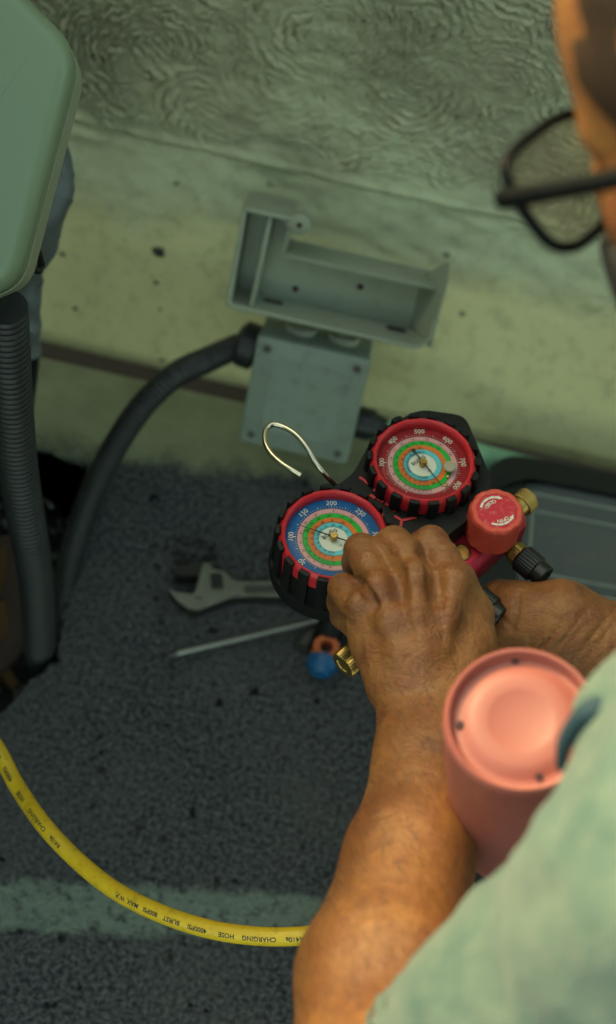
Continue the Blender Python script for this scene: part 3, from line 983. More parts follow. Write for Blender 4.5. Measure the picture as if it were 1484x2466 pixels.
# ------------------------------------------------------------------ tools on the floor
wx0 = atz(440, 1432, 0.008); wx1 = atz(760, 1418, 0.010)
wd = Vector((wx1.x - wx0.x, wx1.y - wx0.y, 0)).normalized(); wn = Vector((-wd.y, wd.x, 0))
WM = frame(Vector((wx0.x, wx0.y, 0.002)), wd, wn, Vector((0, 0, 1)))
wl = lambda u, v: ((atz(u, v, .01) - wx0).dot(wd), (atz(u, v, .01) - wx0).dot(wn))
wr = empty('adjustable_wrench', Vector((wx0.x, wx0.y, 0)), 'worn steel adjustable wrench with open jaw lying on the dark roof floor', 'wrench')
HEAD = [wl(*p) for p in ((405, 1424), (425, 1432), (462, 1438), (478, 1425), (492, 1372), (508, 1374), (540, 1384), (556, 1400), (580, 1410), (580, 1436), (556, 1446), (520, 1460), (478, 1476), (455, 1473), (425, 1452))]
child('wrench_head', prism(HEAD, 0, 0.014, bev=0.0025, m=WM), M['steel'], wr)
HAN = [wl(*p) for p in ((560, 1405), (610, 1406), (700, 1404), (860, 1400), (862, 1440), (700, 1442), (600, 1441), (560, 1444))]
hn = child('handle', prism(HAN, 0.001, 0.012, bev=0.003, m=WM), M['steel'], wr)
SL = [wl(*p) for p in ((585, 1414), (840, 1410), (842, 1430), (590, 1433))]
child('handle_recess', prism(SL, 0.0105, 0.0123, m=WM), M['screw_dark'], wr, hn)
JAW = [wl(*p) for p in ((418, 1384), (440, 1372), (482, 1362), (500, 1366), (484, 1400), (470, 1394), (440, 1396), (420, 1392))]
child('moving_jaw', prism(JAW, 0.003, 0.0165, bev=0.002, m=WM), M['steel_shaded'], wr)
PIL = [wl(*p) for p in ((489, 1366), (507, 1369), (486, 1450), (467, 1446))]
child('jaw_slide', prism(PIL, 0.004, 0.0175, bev=0.0015, m=WM), M['steel'], wr)
wa, wb = atz(520, 1388, .013), atz(524, 1422, .013)
bm = tube([wa.lerp(wb, i / 30) for i in range(31)], [0.0062 + (0.0009 if i % 4 < 2 else -0.0006) for i in range(31)], 14)
child('worm_screw', bm, M['screw_dark'], wr)

# long screwdriver: steel shaft, blue and orange handle that runs under the manifold
s0, s1 = atz(402, 1579, 0.012), atz(770, 1494, 0.018)
sd = (s1 - s0).normalized()
sc1 = empty('screwdriver', Vector((s0.x, s0.y, 0)), 'screwdriver with long thin steel shaft pointing left on the dark floor', 'screwdriver', )
child('shaft', tube([s0 + sd * 0.008, s1], 0.0034, 12), M['steel'], sc1)
child('tip', tube([s0, s0 + sd * 0.004, s0 + sd * 0.010], [0.0012, 0.0030, 0.0036], 10), M['screw_dark'], sc1)
hp = [s1 - sd * 0.002 + sd * (0.115 * i / 20) for i in range(21)]
hr = list(np.interp(np.arange(21), [0, 1, 2, 4, 6, 10, 16, 19, 20], [.006, .010, .0115, .0100, .0105, .0145, .0145, .0125, .006]))
child('handle', tube(hp, [float(x) for x in hr], 18), M['blue_grip'], sc1)
for a_ in range(5):
    ang = a_ * 2 * math.pi / 5 + .3
    o1 = sd.orthogonal().normalized(); o2 = sd.cross(o1)
    off = o1 * math.cos(ang) + o2 * math.sin(ang)
    child('grip_rib', tube([hp[i] + off * (hr[i] - 0.0006) for i in range(6, 18)], 0.0026, 8), M['orange_grip'], sc1)
child('collar', tube([hp[1], hp[3]], [0.0124, 0.0118], 18), M['orange_grip'], sc1)

# second driver: black body towards the manifold, orange eyelet and blue end cap
e0, e1 = atz(776, 1600, 0.020), atz(802, 1490, 0.020)
ed = (e1 - e0).normalized(); en = Vector((-ed.y, ed.x, 0))
sc2 = empty('screwdriver', Vector((e0.x, e0.y, 0)), 'stubby screwdriver with orange hanging eyelet and blue end cap', 'screwdriver')
EM = frame(e0, en, ed, Vector((0, 0, 1)))
bm = lathe([(0.0004, -0.0132), (0.008, -0.012), (0.0135, -0.006), (0.0155, 0.000), (0.0150, 0.004), (0.012, 0.006)], 28, m=EM @ Matrix.Translation((0, 0.001, 0)) @ Matrix.Rotation(rad(-90), 4, 'X'))
child('end_cap', bm, M['blue_grip'], sc2)
def annulus(ro, ri, z0, z1, m, sy=1.0, n=32):
    return lathe([(ri, z0), (ro * .96, z0), (ro, z0 + (z1 - z0) * .3), (ro, z0 + (z1 - z0) * .7), (ro * .96, z1), (ri, z1)], n, m=m, close=True, mod=None)
child('eyelet', annulus(0.0125, 0.0062, -0.006, 0.006, EM @ Matrix.Translation((0, 0.0165, 0))), M['orange_grip'], sc2)
bm = box((-0.0135, 0.004, -0.0075), (0.0135, 0.0105, 0.0075), bev=0.003, m=EM)
child('eyelet_yoke', bm, M['orange_grip'], sc2)
hp2 = [e0 + ed * (0.026 + 0.09 * i / 16) for i in range(17)]
child('grip', tube(hp2, [float(x) for x in np.interp(np.arange(17), [0, 1, 4, 12, 15, 16], [.008, .0125, .014, .0155, .013, .006])], 18), M['black_rubber'], sc2)
for a_ in (-0.5, 0.5):
    o1 = (en * math.sin(a_) + Vector((0, 0, 1)) * math.cos(a_))
    child('grip_inlay', tube([hp2[i] + o1 * 0.0128 for i in range(3, 12)], 0.002, 8), M['orange_grip'], sc2)
child('shaft', tube([hp2[-1], hp2[-1] + ed * 0.06], 0.003, 10), M['steel'], sc2)
# spare bit lying by it
q0 = atz(726, 1560, .008); q1 = atz(752, 1520, .008)
bt = empty('socket_bit', Vector((q0.x, q0.y, 0)), 'small dark socket bit lying beside the stubby screwdriver', 'tool bit')
child('bit_body', tube([q0, q0.lerp(q1, .02), q0.lerp(q1, .6), q0.lerp(q1, .62), q1], [.006, .0085, .0085, .0055, .0055], 12), M['screw_dark'], bt)

# ------------------------------------------------------------------ rubble in the hole
def rock(p, r, mat, name, label, cat, seed, flat=(1, 1, 1), group=None, rot=0.0):
    bm = bmesh.new()
    bmesh.ops.create_icosphere(bm, subdivisions=2, radius=1)
    for v in bm.verts:
        f = 1 + 0.35 * mnoise.noise(v.co * 1.3 + Vector((seed, seed * 2, 0)))
        v.co = Vector((v.co.x * flat[0], v.co.y * flat[1], v.co.z * flat[2])) * r * f
    bm.transform(Matrix.Translation(p) @ Matrix.Rotation(rot, 4, 'Z'))
    o = obj(name, bm, mat, smooth=False)
    tag(o, label, cat, group)
    return o
rock(atz(148, 1190, -0.040), 0.016, M['stone'], 'stone_chip', 'pale oblong stone chip between the two conduits in the dark hole', 'stone', 3, (.55, 1.25, .5), 'stone chips in the hole', rot=-.55 + math.pi / 2 * 0)
rock(atz(118, 1160, -0.042), 0.006, M['brick'], 'stone_chip', 'small reddish chip just beside the upright conduit', 'stone', 5, (1, 1, 1), 'stone chips in the hole')
bk = empty('broken_brick', atz(30, 1500, -0.05), 'dull brown broken brick left of the upright conduit', 'brick')
bm = prism(round_poly([cl2 for cl2 in ((p.x, p.y) for p in (atz(-60, 1290, -.02), atz(52, 1285, -.02), atz(62, 1420, -.02), atz(66, 1555, -.02), atz(10, 1610, -.02), atz(-80, 1590, -.02)))], 0.004, 2), -0.062, -0.022, bev=0.003)
for v in bm.verts: v.co += Vector((mnoise.noise(v.co * 60), mnoise.noise(v.co * 60 + Vector((9, 0, 0))), mnoise.noise(v.co * 60 + Vector((0, 9, 0))))) * 0.003
child('brick_body', bm, M['brick'], bk)
def leaf(pts, label, z):
    bm = bmesh.new()
    P_ = [atz(u, v, z) for u, v in pts]
    c = sum(P_, Vector()) / len(P_)
    top = [bm.verts.new(p + Vector((0, 0, 0.004 * math.sin(i * 1.9)))) for i, p in enumerate(P_)]
    cv = bm.verts.new(c + Vector((0, 0, -0.003)))
    for i in range(len(top)):
        bm.faces.new((top[i], top[(i + 1) % len(top)], cv))
    r = bmesh.ops.solidify(bm, geom=bm.faces[:], thickness=0.0006)
    o = obj('dry_leaf', bm, M['leaf'])
    tag(o, label, 'leaf', 'dry leaves in the hole')
leaf([(-12, 1330), (14, 1318), (18, 1345), (10, 1400), (2, 1440), (-18, 1425)], 'narrow upper dry ochre leaf at the left edge by the brick', -0.018)
leaf([(-14, 1455), (12, 1450), (20, 1490), (12, 1530), (-6, 1545), (-22, 1500)], 'broad lower dry ochre leaf at the left edge on the brick', -0.018)
leaf([(-20, 1590), (18, 1605), (46, 1640), (30, 1660), (-4, 1640), (-30, 1620)], 'curled pale brown leaf lying below the brick', -0.030)
bm = bmesh.new()
r5 = random.Random(5)
for k in range(260):
    u, v = r5.uniform(-60, 190), r5.uniform(1085, 1760)
    p = atz(u, v, -0.05)
    b2 = bmesh.new(); bmesh.ops.create_icosphere(b2, subdivisions=1, radius=r5.uniform(.0016, .0055))
    for vv in b2.verts: vv.co *= 1 + r5.uniform(-.25, .25)
    b2.transform(Matrix.Translation(p + Vector((0, 0, 0.004)))); merge(bm, b2)
mg = simple('gravel', (0.09, 0.085, 0.075), 0.9, var=0.8, nscale=60)
tag(obj('gravel', bm, mg, smooth=False), 'loose dark gravel scattered in the broken hole', kind='stuff')
tag(rock(atz(384, 612, 0.10) + Vector((0, 0, 0)), 0.001, M['stone'], 'tmp', 'tmp', 'tmp', 1), None) if False else None

bm = bmesh.new()
for k in range(70):
    a = r5.gauss(0, 1); b_ = r5.gauss(0, 1)
    u, v = (455 + a * 38, 1345 + b_ * 22) if k < 34 else (r5.uniform(150, 900), r5.uniform(1150, 2400))
    p = atz(u, v, 0.0015)
    b2 = bmesh.new(); bmesh.ops.create_icosphere(b2, subdivisions=1, radius=r5.uniform(.0012, .0042))
    for vv in b2.verts: vv.co = Vector((vv.co.x, vv.co.y, vv.co.z * .6)) * (1 + r5.uniform(-.3, .3))
    b2.transform(Matrix.Translation(p)); merge(bm, b2)
tag(obj('crumbs', bm, M['dirt'], smooth=False), 'dark crumbs of bitumen scattered over the roof floor', kind='stuff')
for (u, v, r_) in ((384, 606, .0075), (150, 612, .0032), (375, 680, .003), (180, 742, .003), (385, 745, .0026)):
    rr_ = ray(u, v); best = None
    zq = 0.0
    for q_ in range(400):
        zq = q_ * 0.0008
        pt = CAM + rr_ * ((zq - CAM.z) / rr_.z)
        if pt.y <= prof_at(zq): best = pt; break
    if best is None: continue
    bm = bmesh.new(); bmesh.ops.create_icosphere(bm, subdivisions=2, radius=r_)
    for vv in bm.verts: vv.co = Vector((vv.co.x, vv.co.y * .45, vv.co.z * .8)) * (1 + .5 * mnoise.noise(vv.co * 200))
    bm.transform(Matrix.Translation(best))
    o = obj('mortar_scab', bm, M['screw_dark'], wall); o.matrix_parent_inverse = inv(wall)

# ------------------------------------------------------------------ manifold gauge
ZF = 0.41
# the manifold is held tipped a little to the left: it is laid out flat here and tipped as one piece afterwards
PIV = atz(805, 1283, ZF)
TIP = Matrix.Translation(PIV) @ Matrix.Rotation(rad(-4), 4, 'Y') @ Matrix.Translation(-PIV)
TIPI = TIP.inverted()
atz_level = atz
def atz(u, v, z):
    c = TIPI @ CAM; r = TIPI.to_3x3() @ ray(u, v)
    return c + r * ((z - c.z) / r.z)
G1 = atz(805, 1283, ZF); G2 = atz(1021, 1104, ZF)
GL = (G2 - G1).length
e1 = (G2 - G1).normalized(); yh = Vector((-e1.y, e1.x, 0)); zz = Vector((0, 0, 1))
GM = frame(G1, e1, yh, zz)
GI = GM.inverted()
loc = lambda u, v, dz=0.0: GI @ atz(u, v, ZF + dz)
man = empty('manifold_gauge', G1, 'two dial refrigerant manifold gauge in black rubber held by the hands', 'gauge manifold')

# valve bar and black rubber body
zb = -0.034
q = [loc(1155, 1360, zb), loc(1283, 1243, zb), loc(1121, 1257, zb), loc(1084, 1287, zb)]
y_lo = (q[0].y + q[1].y) / 2; y_hi = (q[2].y + q[3].y) / 2
x_hi = q[1].x; x_lo = loc(905, 1545, zb).x
bar = child('valve_block', box((x_lo, y_lo, zb - 0.030), (x_hi, y_hi, zb), bev=0.0055, seg=1, m=GM), M['red_metal'], man)
body = [loc(u, v, -0.014) for u, v in ((806, 1172), (850, 1142), (905, 1040), (1010, 985), (1120, 1000), (1187, 1160), (1168, 1215), (1085, 1285), (1000, 1335), (900, 1420), (790, 1440), (690, 1380), (670, 1260), (720, 1190))]
poly = round_poly([(p.x, p.y) for p in body], 0.008, 4)
child('rubber_body', prism(poly, -0.048, -0.014, bev=0.005, seg=3, m=GM), M['black_rubber'], man)
bm = bmesh.new()
def accent(pts, wd_, z=-0.0138):
    P_ = [loc(u, v, z) for u, v in pts]
    for a, b in zip(P_[:-1], P_[1:]):
        d = (b - a); n = Vector((-d.y, d.x, 0)).normalized() * wd_ / 2
        c = [a - n, b - n, b + n, a + n]
        prism([(p.x, p.y) for p in c], z - 0.001, z + 0.0007, bm, bev=0.0003, seg=1, m=GM)
accent([(866, 1149), (888, 1166)], 0.0018)
for (u, v, du, dv) in ((905, 1182, 6, 3), (897, 1196, 6, 4), (916, 1205, 7, 5), (934, 1216, 7, 4), (912, 1224, 9, 5), (921, 1242, 6, 10), (949, 1227, 5, 4)):
    accent([(u - du, v - dv), (u + du, v + dv)], 0.0022)
accent([(950, 1243), (968, 1254)], 0.0018); accent([(968, 1254), (1002, 1246)], 0.0018); accent([(967, 1256), (962, 1282)], 0.0018)
child('red_accent', bm, M['red_accent'], man)

def clip_fit(bm, m):
    return bm

# hook
HK = [(818, 1178, -.022), (800, 1160, -.012), (778, 1136, -.004), (757, 1108, 0), (738, 1075, .004), (712, 1045, .006), (680, 1026, .006), (655, 1022, .006), (640, 1036, .006), (639, 1064, .006), (652, 1090, .006), (676, 1113, .006), (702, 1130, .006), (725, 1144, .005)]
child('hanging_hook', tube(crom([atz(u, v, ZF + dz) for u, v, dz in HK], 8), 0.0019, 14), M['steel_wire'], man)

# text up direction on the dials
tup = (atz(799, 1183, ZF) - atz(805, 1283, ZF)).normalized()
trt = Vector((tup.y, -tup.x, 0))
R = 0.0338
def dial_pt(c, r, ang, z):              # ang clockwise from dial top, degrees
    a = rad(ang)
    return c + (trt * math.sin(a) + tup * math.cos(a)) * r + Vector((0, 0, z))
def put_text(bm, txt, size, c, r, ang, z, bold=False, flip=False, rot=None):
    b = text_bm(txt, size, bold)
    a = -rad(ang) if rot is None else rot
    if flip: a += math.pi
    ca, sa = math.cos(a), math.sin(a)
    o = dial_pt(c, r, ang, z)
    for v in b.verts:
        x, y = v.co.x * ca - v.co.y * sa, v.co.x * sa + v.co.y * ca
        v.co = o + trt * x + tup * y
    merge(bm, b)
def tick(bm, c, r0, r1, ang, wd_, z):
    a, b = dial_pt(c, r0, ang, z), dial_pt(c, r1, ang, z)
    d = (b - a).normalized(); n = Vector((-d.y, d.x, 0)) * wd_ / 2
    bm.faces.new([bm.verts.new(p) for p in (a - n, b - n, b + n, a + n)])

DZ = -0.0080
def gauge(c, dial_mat, outer, inner, needle_ang, needle_len, tail_len, is_red):
    m = Matrix.Translation(c)
    prof = [(0.0300, -0.036), (0.0362, -0.034), (0.0366, -0.004), (0.0352, -0.001), (R, 0.0), (0.0328, -0.0006), (0.0321, -0.0020), (0.0319, -0.0055), (0.0319, -0.013)]
    g = child('pressure_gauge', lathe(prof, 96, m=m, caps=False), M['red_housing'], man)
    z = DZ
    def disc(r0, r1, zz_, mat, name):
        b = lathe([(r0, zz_), (r1, zz_)], 96, m=m, close=False) if r0 > 0 else None
        bm = bmesh.new()
        n = 96
        A = [bm.verts.new(c + Vector((r1 * math.cos(2 * math.pi * i / n), r1 * math.sin(2 * math.pi * i / n), zz_))) for i in range(n)]
        if r0 > 0:
            B = [bm.verts.new(c + Vector((r0 * math.cos(2 * math.pi * i / n), r0 * math.sin(2 * math.pi * i / n), zz_))) for i in range(n)]
            for i in range(n):
                bm.faces.new((B[i], A[i], A[(i + 1) % n], B[(i + 1) % n]))
        else:
            bm.faces.new(A)
        if b: b.free()
        return child(name, bm, mat, man, g, smooth=False)
    disc(0, 0.0319, z, dial_mat, 'dial_face')
    k = 0.00012
    rr = [0.0243, 0.0205, 0.0169, 0.0132, 0.0096]
    for i, (r1, r0, mt, nm) in enumerate(((rr[0], rr[1], 'dial_pink', 'pink_band'), (rr[1], rr[2], 'dial_green', 'green_band'),
                                          (rr[2], rr[3], 'dial_orange', 'orange_band'), (rr[3], rr[4], 'dial_cyan', 'cyan_band'))):
        disc(r0, r1, z + k * (i + 1), M[mt], nm)
    disc(0, rr[4], z + k, M['dial_white'], 'white_centre')
    zp = z + 0.0008
    wp = bmesh.new()
    for a, t in outer:
        put_text(wp, t, 0.0050, c, 0.0281, a, zp)
    step = 4.27
    i = 0
    a = -150.0
    while a <= 150:
        j = round(a / step)
        big = any(abs(a - oa) < 0.5 for oa, _ in outer)
        tick(wp, c, 0.0247, 0.0247 + (0.0018 if j % 5 == 0 else 0.0009), j * step, 0.00028 if j % 5 == 0 else 0.0002, zp)
        a += step
    for oa, _ in outer:
        tick(wp, c, 0.0247, 0.0266, oa, 0.00034, zp)
    child('white_numerals', wp, M['white_print'], man, g, smooth=False)
    bp = bmesh.new()
    for rI in rr:
        n = 96
        for i in range(n):
            tick(bp, c, rI - 0.00012, rI + 0.00012, 0, 0, zp) if False else None
    for rI, wI in ((rr[0], 0.00030), (rr[1], 0.00018), (rr[3], 0.00018)):
        n = 96
        A = [bp.verts.new(dial_pt(c, rI - wI / 2, 360 * i / n, zp)) for i in range(n)]
        B = [bp.verts.new(dial_pt(c, rI + wI / 2, 360 * i / n, zp)) for i in range(n)]
        for i in range(n):
            bp.faces.new((A[i], B[i], B[(i + 1) % n], A[(i + 1) % n]))
    for bi, labs in enumerate(inner):
        ro, ri = rr[bi], rr[bi + 1]
        angs = [a for a, _ in labs]
        for a, t in labs:
            put_text(bp, t, 0.0021, c, ro - 0.0023 if bi != 1 else ro - 0.0021, a, zp)
            tick(bp, c, ri, ri + 0.0013, a, 0.0002, zp)
        for a0, a1 in zip(angs[:-1], angs[1:]):
            if abs(a1 - a0) > 40: continue
            nn = 5
            for q_ in range(nn):
                tick(bp, c, ri, ri + 0.0009, a0 + (a1 - a0) * q_ / nn, 0.00014, zp)
                tick(bp, c, ro - 0.0008, ro, a0 + (a1 - a0) * (q_ + .5) / nn, 0.00014, zp)
    put_text(bp, 'audis', 0.0060, c, 0.0050, -32 if not is_red else -36, zp, rot=rad(36))
    tick(bp, c, 0.0022, 0.0022, 0, 0.0001, zp) if False else None
    put_text(bp, '\u00b0F', 0.0034, c, 0.0075, 140, zp, rot=rad(40))
    child('black_print', bp, M['black_print'], man, g, smooth=False)
    # needle and hub
    bm = bmesh.new()
    zn = z + 0.0034
    dn = dial_pt(Vector(), 1, needle_ang, 0); nn = Vector((-dn.y, dn.x, 0))
    def bar_(l0, l1, w0, w1):
        ps = [c + dn * l0 - nn * w0, c + dn * l1 - nn * w1, c + dn * l1 + nn * w1, c + dn * l0 + nn * w0]
        b = bmesh.new()
        lo = [b.verts.new(p + Vector((0, 0, zn))) for p in ps]; hi = [b.verts.new(p + Vector((0, 0, zn + 0.0005))) for p in ps]
        b.faces.new(lo[::-1]); b.faces.new(hi)
        for i in range(4): b.faces.new((lo[i], lo[(i + 1) % 4], hi[(i + 1) % 4], hi[i]))
        merge(bm, b)
    bar_(0, needle_len, 0.0005, 0.00014)
    bar_(0, -tail_len, 0.0005, 0.00032)
    if is_red:
        bar_(-tail_len + 0.0010, -tail_len - 0.0008, 0.0016, 0.0007); bar_(-tail_len + 0.0010, -tail_len + 0.0026, 0.0016, 0.0004)
    child('needle', bm, M['black_print'], man, g, smooth=False)
    child('needle_hub', lathe([(0.0022, z), (0.0022, z + 0.0026), (0.0027, z + 0.0028), (0.0027, z + 0.0050), (0.0021, z + 0.0058), (0.0006, z + 0.0058), (0.0005, z + 0.0052)], 28, m=m), M['brass'], man, g)
    # glass
    gl = [(0.0318, -0.0040), (0.0306, -0.0030), (0.0280, -0.0024), (0.0200, -0.0018), (0.0100, -0.0015), (0.0002, -0.0014)]
    child('gauge_glass', lathe(gl, 72, m=m), M['gauge_glass'], man, g)
    # rubber boot: foot ring, lower skirt and tabs
    bt = bmesh.new()
    lathe([(0.0372, -0.046), (0.0418, -0.0445), (0.0423, -0.038), (0.0412, -0.0325), (0.0369, -0.0325)], 96, bt, m, close=True)
    boot = child('rubber_boot', bt, M['black_rubber'], man, g)
    N = 18
    for i in range(N):
        a0 = 2 * math.pi * (i + 0.15) / N; a1 = a0 + 2 * math.pi / N * 0.54
        b = bmesh.new()
        prof_ = [(0.0368, -0.034), (0.0412, -0.034), (0.0402, -0.016), (0.0394, -0.001), (0.0386, 0.0012), (0.0362, 0.0014), (0.0352, 0.0006), (0.0354, -0.0008), (0.0368, -0.0035)]
        cols = []
        for s in range(6):
            a = a0 + (a1 - a0) * s / 5
            sh = 0.0006 if s in (0, 5) else 0
            cols.append([b.verts.new(c + Vector(((r_ - sh * (1 if 0 < j < 6 else 0)) * math.cos(a), (r_ - sh * (1 if 0 < j < 6 else 0)) * math.sin(a), z_))) for j, (r_, z_) in enumerate(prof_)])
        for s in range(5):
            for j in range(len(prof_)):
                jj = (j + 1) % len(prof_)
                b.faces.new((cols[s][j], cols[s + 1][j], cols[s + 1][jj], cols[s][jj]))
        b.faces.new(cols[0][::-1]); b.faces.new(cols[-1])
        child('boot_tab', b, M['black_rubber'], man, g)
    return g
o_b = [(-86, '100'), (-43, '150'), (0, '200'), (43, '250'), (86, '300'), (129, '350'), (-129, '50')]
o_r = [(-86, '300'), (-43, '400'), (0, '500'), (43, '600'), (86, '700'), (128, '800')]
L_ = lambda s: [(float(a), t) for t, a in (x.split('@') for x in s.split())]
inn_b = [L_('80@38 70@3 60@-30 50@-55 40@-78 30@-97 20@-114 10@-129 0@-142 20@-158 40@-172'), L_('120@42 110@20 100@-7 90@-30 80@-49 70@-69 60@-88 50@-105 40@-121 30@-134 20@-146 10@-156 0@-166 30@-178'),
         L_('100@28 90@0 80@-27 70@-50 60@-70 50@-89 40@-107 30@-124 20@-140 10@-155 30@-176'), L_('150@56 140@28 130@0 120@-27 110@-50 100@-70 90@-88 80@-106 70@-124 50@-146 30@-164 10@-177')]
inn_r = [L_('160@66 150@39 140@12 130@-14 120@-37 110@-57 100@-76 90@-93 80@-110 70@-127 60@-142 50@-152 40@-161 30@-169 20@-176 10@-183 0@-190'), L_('200@42 190@22 180@3 170@-16 160@-33 150@-52 140@-70 130@-88 120@-105 110@-121 100@-135 90@-147 80@-157 50@-168 30@-178 10@-187'),
         L_('160@-5 140@-34 130@-54 120@-72 110@-90 100@-108 90@-124 80@-138 60@-155 40@-169 20@-180 0@-190'), L_('210@4 200@-12 190@-28 180@-46 170@-64 160@-80 150@-96 140@-110 130@-124 110@-144 90@-160 70@-172 50@-182 30@-192')]
gb = gauge(G1, M['dial_blue'], o_b, inn_b, -68, 0.0245, 0.010, False); gb['label'] = 'low side gauge with blue dial'
gr = gauge(G2, M['dial_red'], o_r, inn_r, 150, 0.0235, 0.0125, True); gr['label'] = 'high side gauge with red dial'
# bleed plug and tiny brass screws on the red gauge
mp = simple('clear_plug', (0.33, 0.30, 0.23), 0.3)
pc = dial_pt(G2, 0.0185, 103, DZ)
child('bleed_plug', lathe([(0.0016, -0.001), (0.0016, 0.0035), (0.0042, 0.0038), (0.0046, 0.0046), (0.0040, 0.0052), (0.001, 0.0054)], 28, m=Matrix.Translation(pc)), mp, man, gr)
for a_, r_ in ((122, 0.0195), (158, 0.0155), (140, 0.0225)):
    child('brass_screw', lathe([(0.0012, 0), (0.0012, 0.0012), (0.0006, 0.0016)], 14, m=Matrix.Translation(dial_pt(G2, r_, a_, DZ + 0.0005))), M['brass'], man, gr)

# knobs
def knob(c, mat, disc_mat, label):
    m = Matrix.Translation(c)
    def sc(a, z): return 1.0 - 0.038 * (0.5 + 0.5 * math.cos(9 * a)) ** 2.2 * (1 if z < -0.0006 else 0.9)
    k = child('valve_knob', lathe([(0.0165, -0.0275), (0.0186, -0.0265), (0.0188, -0.0030), (0.0180, -0.0008), (0.0170, 0.0), (0.0140, 0.0), (0.0137, -0.0006)], 120, m=m, mod=sc), mat, man)
    k['label'] = label
    child('knob_disc', lathe([(0.0137, -0.0008), (0.0136, -0.0003), (0.0002, -0.0003)], 64, m=m), disc_mat, man, k)
    child('knob_stem', lathe([(0.006, -0.036), (0.006, -0.0276)], 20, m=m), M['brass'], man, k)
    return k
KR = atz(1197, 1229, ZF - 0.003)
kn = knob(KR, M['red_knob'], M['red_disc'], 'red scalloped valve knob printed OPEN and CLOSED')
KB = KR - e1 * GL * 1.05
knob(KB, M['blue_knob'], M['blue_knob'], 'blue valve knob gripped by the hand')
bm = bmesh.new()
zp = 0.0
for i, ch in enumerate('CLOSED'):
    put_text(bm, ch, 0.0036, KR, 0.0074, -8 - i * 11.5, zp, bold=True, flip=True)
for i, ch in enumerate('OPEN'):
    put_text(bm, ch, 0.0036, KR, 0.0084, 138 + i * 13, zp, bold=True)
def arc_seg(a0, a1, r0, r1, head=False):
    n = 6
    if head:
        A = dial_pt(KR, (r0 + r1) / 2, a1, zp); B = dial_pt(KR, r1 + 0.0008, a0, zp); D = dial_pt(KR, r0 - 0.0008, a0, zp)
        bm.faces.new([bm.verts.new(p) for p in (A, B, D)])
        return
    for i in range(n):
        x0 = a0 + (a1 - a0) * i / n; x1 = a0 + (a1 - a0) * (i + 1) / n
        bm.faces.new([bm.verts.new(dial_pt(KR, r, a, zp)) for r, a in ((r0, x0), (r1, x0), (r1, x1), (r0, x1))])
for a0, a1 in ((-76, -52), (-50, -26), (-24, -3), (-1, 12)): arc_seg(a0, a1, 0.0100, 0.0116)
arc_seg(10, 27, 0.0100, 0.0116, True)
for a0, a1 in ((205, 183), (181, 162), (160, 140), (138, 122)): arc_seg(a0, a1, 0.0104, 0.0119)
arc_seg(124, 107, 0.0104, 0.0119, True)
child('knob_print', bm, M['white_print'], man, kn, smooth=False)

# fittings
def fitting(a, d, prof, n, mat, name, parent=None, mod=None):
    d = d.normalized(); o1 = d.orthogonal().normalized()
    return child(name, lathe(prof, n, m=frame(a, o1, d.cross(o1), d), mod=mod), mat, man, parent)
def knurl(a, z): return 1.0 + 0.035 * math.cos(24 * a + z * 2600) * math.cos(24 * a - z * 2600)
def ribs(a, z): return 1.0 + 0.03 * math.cos(30 * a)
ymid = (y_lo + y_hi) / 2; zm = zb - 0.014
W = lambda x, y, z: GM @ Vector((x, y, z))
pr = loc(1262, 1234, zb - 0.006)
f1 = fitting(W(x_hi - 0.001, (y_lo + y_hi) / 2, zb - 0.010), e1, [(0.0080, 0.0), (0.0080, 0.0075), (0.0072, 0.0085)], 32, M['brass'], 'brass_fitting')
zk = [0.0080 + 0.0008 * i for i in range(12)]
fitting(W(x_hi - 0.001, (y_lo + y_hi) / 2, zb - 0.010), e1, [(0.0070, 0.0078)] + [(0.0088, z_) for z_ in zk] + [(0.0075, zk[-1] + 0.0009)], 144, M['brass'], 'knurled_cap', f1, knurl)
f2 = fitting(W(x_lo + 0.001, ymid, zm), -e1, [(0.0075, 0), (0.0075, 0.008)], 32, M['brass'], 'brass_fitting')
f2k = fitting(W(x_lo + 0.001, ymid, zm), -e1, [(0.0070, 0.0078), (0.0094, 0.0085), (0.0094, 0.0225), (0.0086, 0.0236), (0.0055, 0.0236), (0.005, 0.0228)], 120, M['brass'], 'knurled_cap', f2, ribs)
def port(x, name_lab, length=0.030):
    a = W(x, y_lo + 0.001, zm)
    f = fitting(a, -yh, [(0.0062, 0), (0.0066, 0.001), (0.0056, 0.002), (0.0066, 0.003), (0.0056, 0.004), (0.0066, 0.005), (0.0058, 0.006), (0.0080, 0.0063), (0.0080, 0.0115), (0.0068, 0.0125)], 6 if False else 24, M['brass'], 'brass_fitting')
    fitting(a, -yh, [(0.0083, 0.0063), (0.0083, 0.0112)], 6, M['brass'], 'hex_nut', f)
    cp = [(0.0080, 0.012), (0.0098, 0.0135), (0.0098, 0.0265), (0.0086, 0.0275), (0.0086, 0.0345), (0.0078, 0.0355), (0.003, 0.0355)]
    fitting(a, -yh, cp, 90, M['black_plastic'], 'port_cap', f, lambda an, z: 1.0 + (0.022 * math.cos(30 * an) if 0.013 < z < 0.027 else 0))
px1 = loc(1247, 1335, zm).x
port(px1, 'a')
px2 = loc(1108, 1406, zm).x
port(px2, 'b')
px3 = loc(985, 1560, zm).x
port(px3, 'c')
child('sight_glass', lathe([(0.0065, 0), (0.0065, 0.0012), (0.0052, 0.0016), (0.0048, 0.0006), (0.001, 0.0006)], 32, m=GM @ Matrix.Translation((loc(1112, 1330, zb).x, loc(1112, 1330, zb).y, zb))), M['brass'], man)

atz = atz_level
bpy.context.view_layer.update()
man.matrix_world = TIP @ man.matrix_world
bpy.context.view_layer.update()
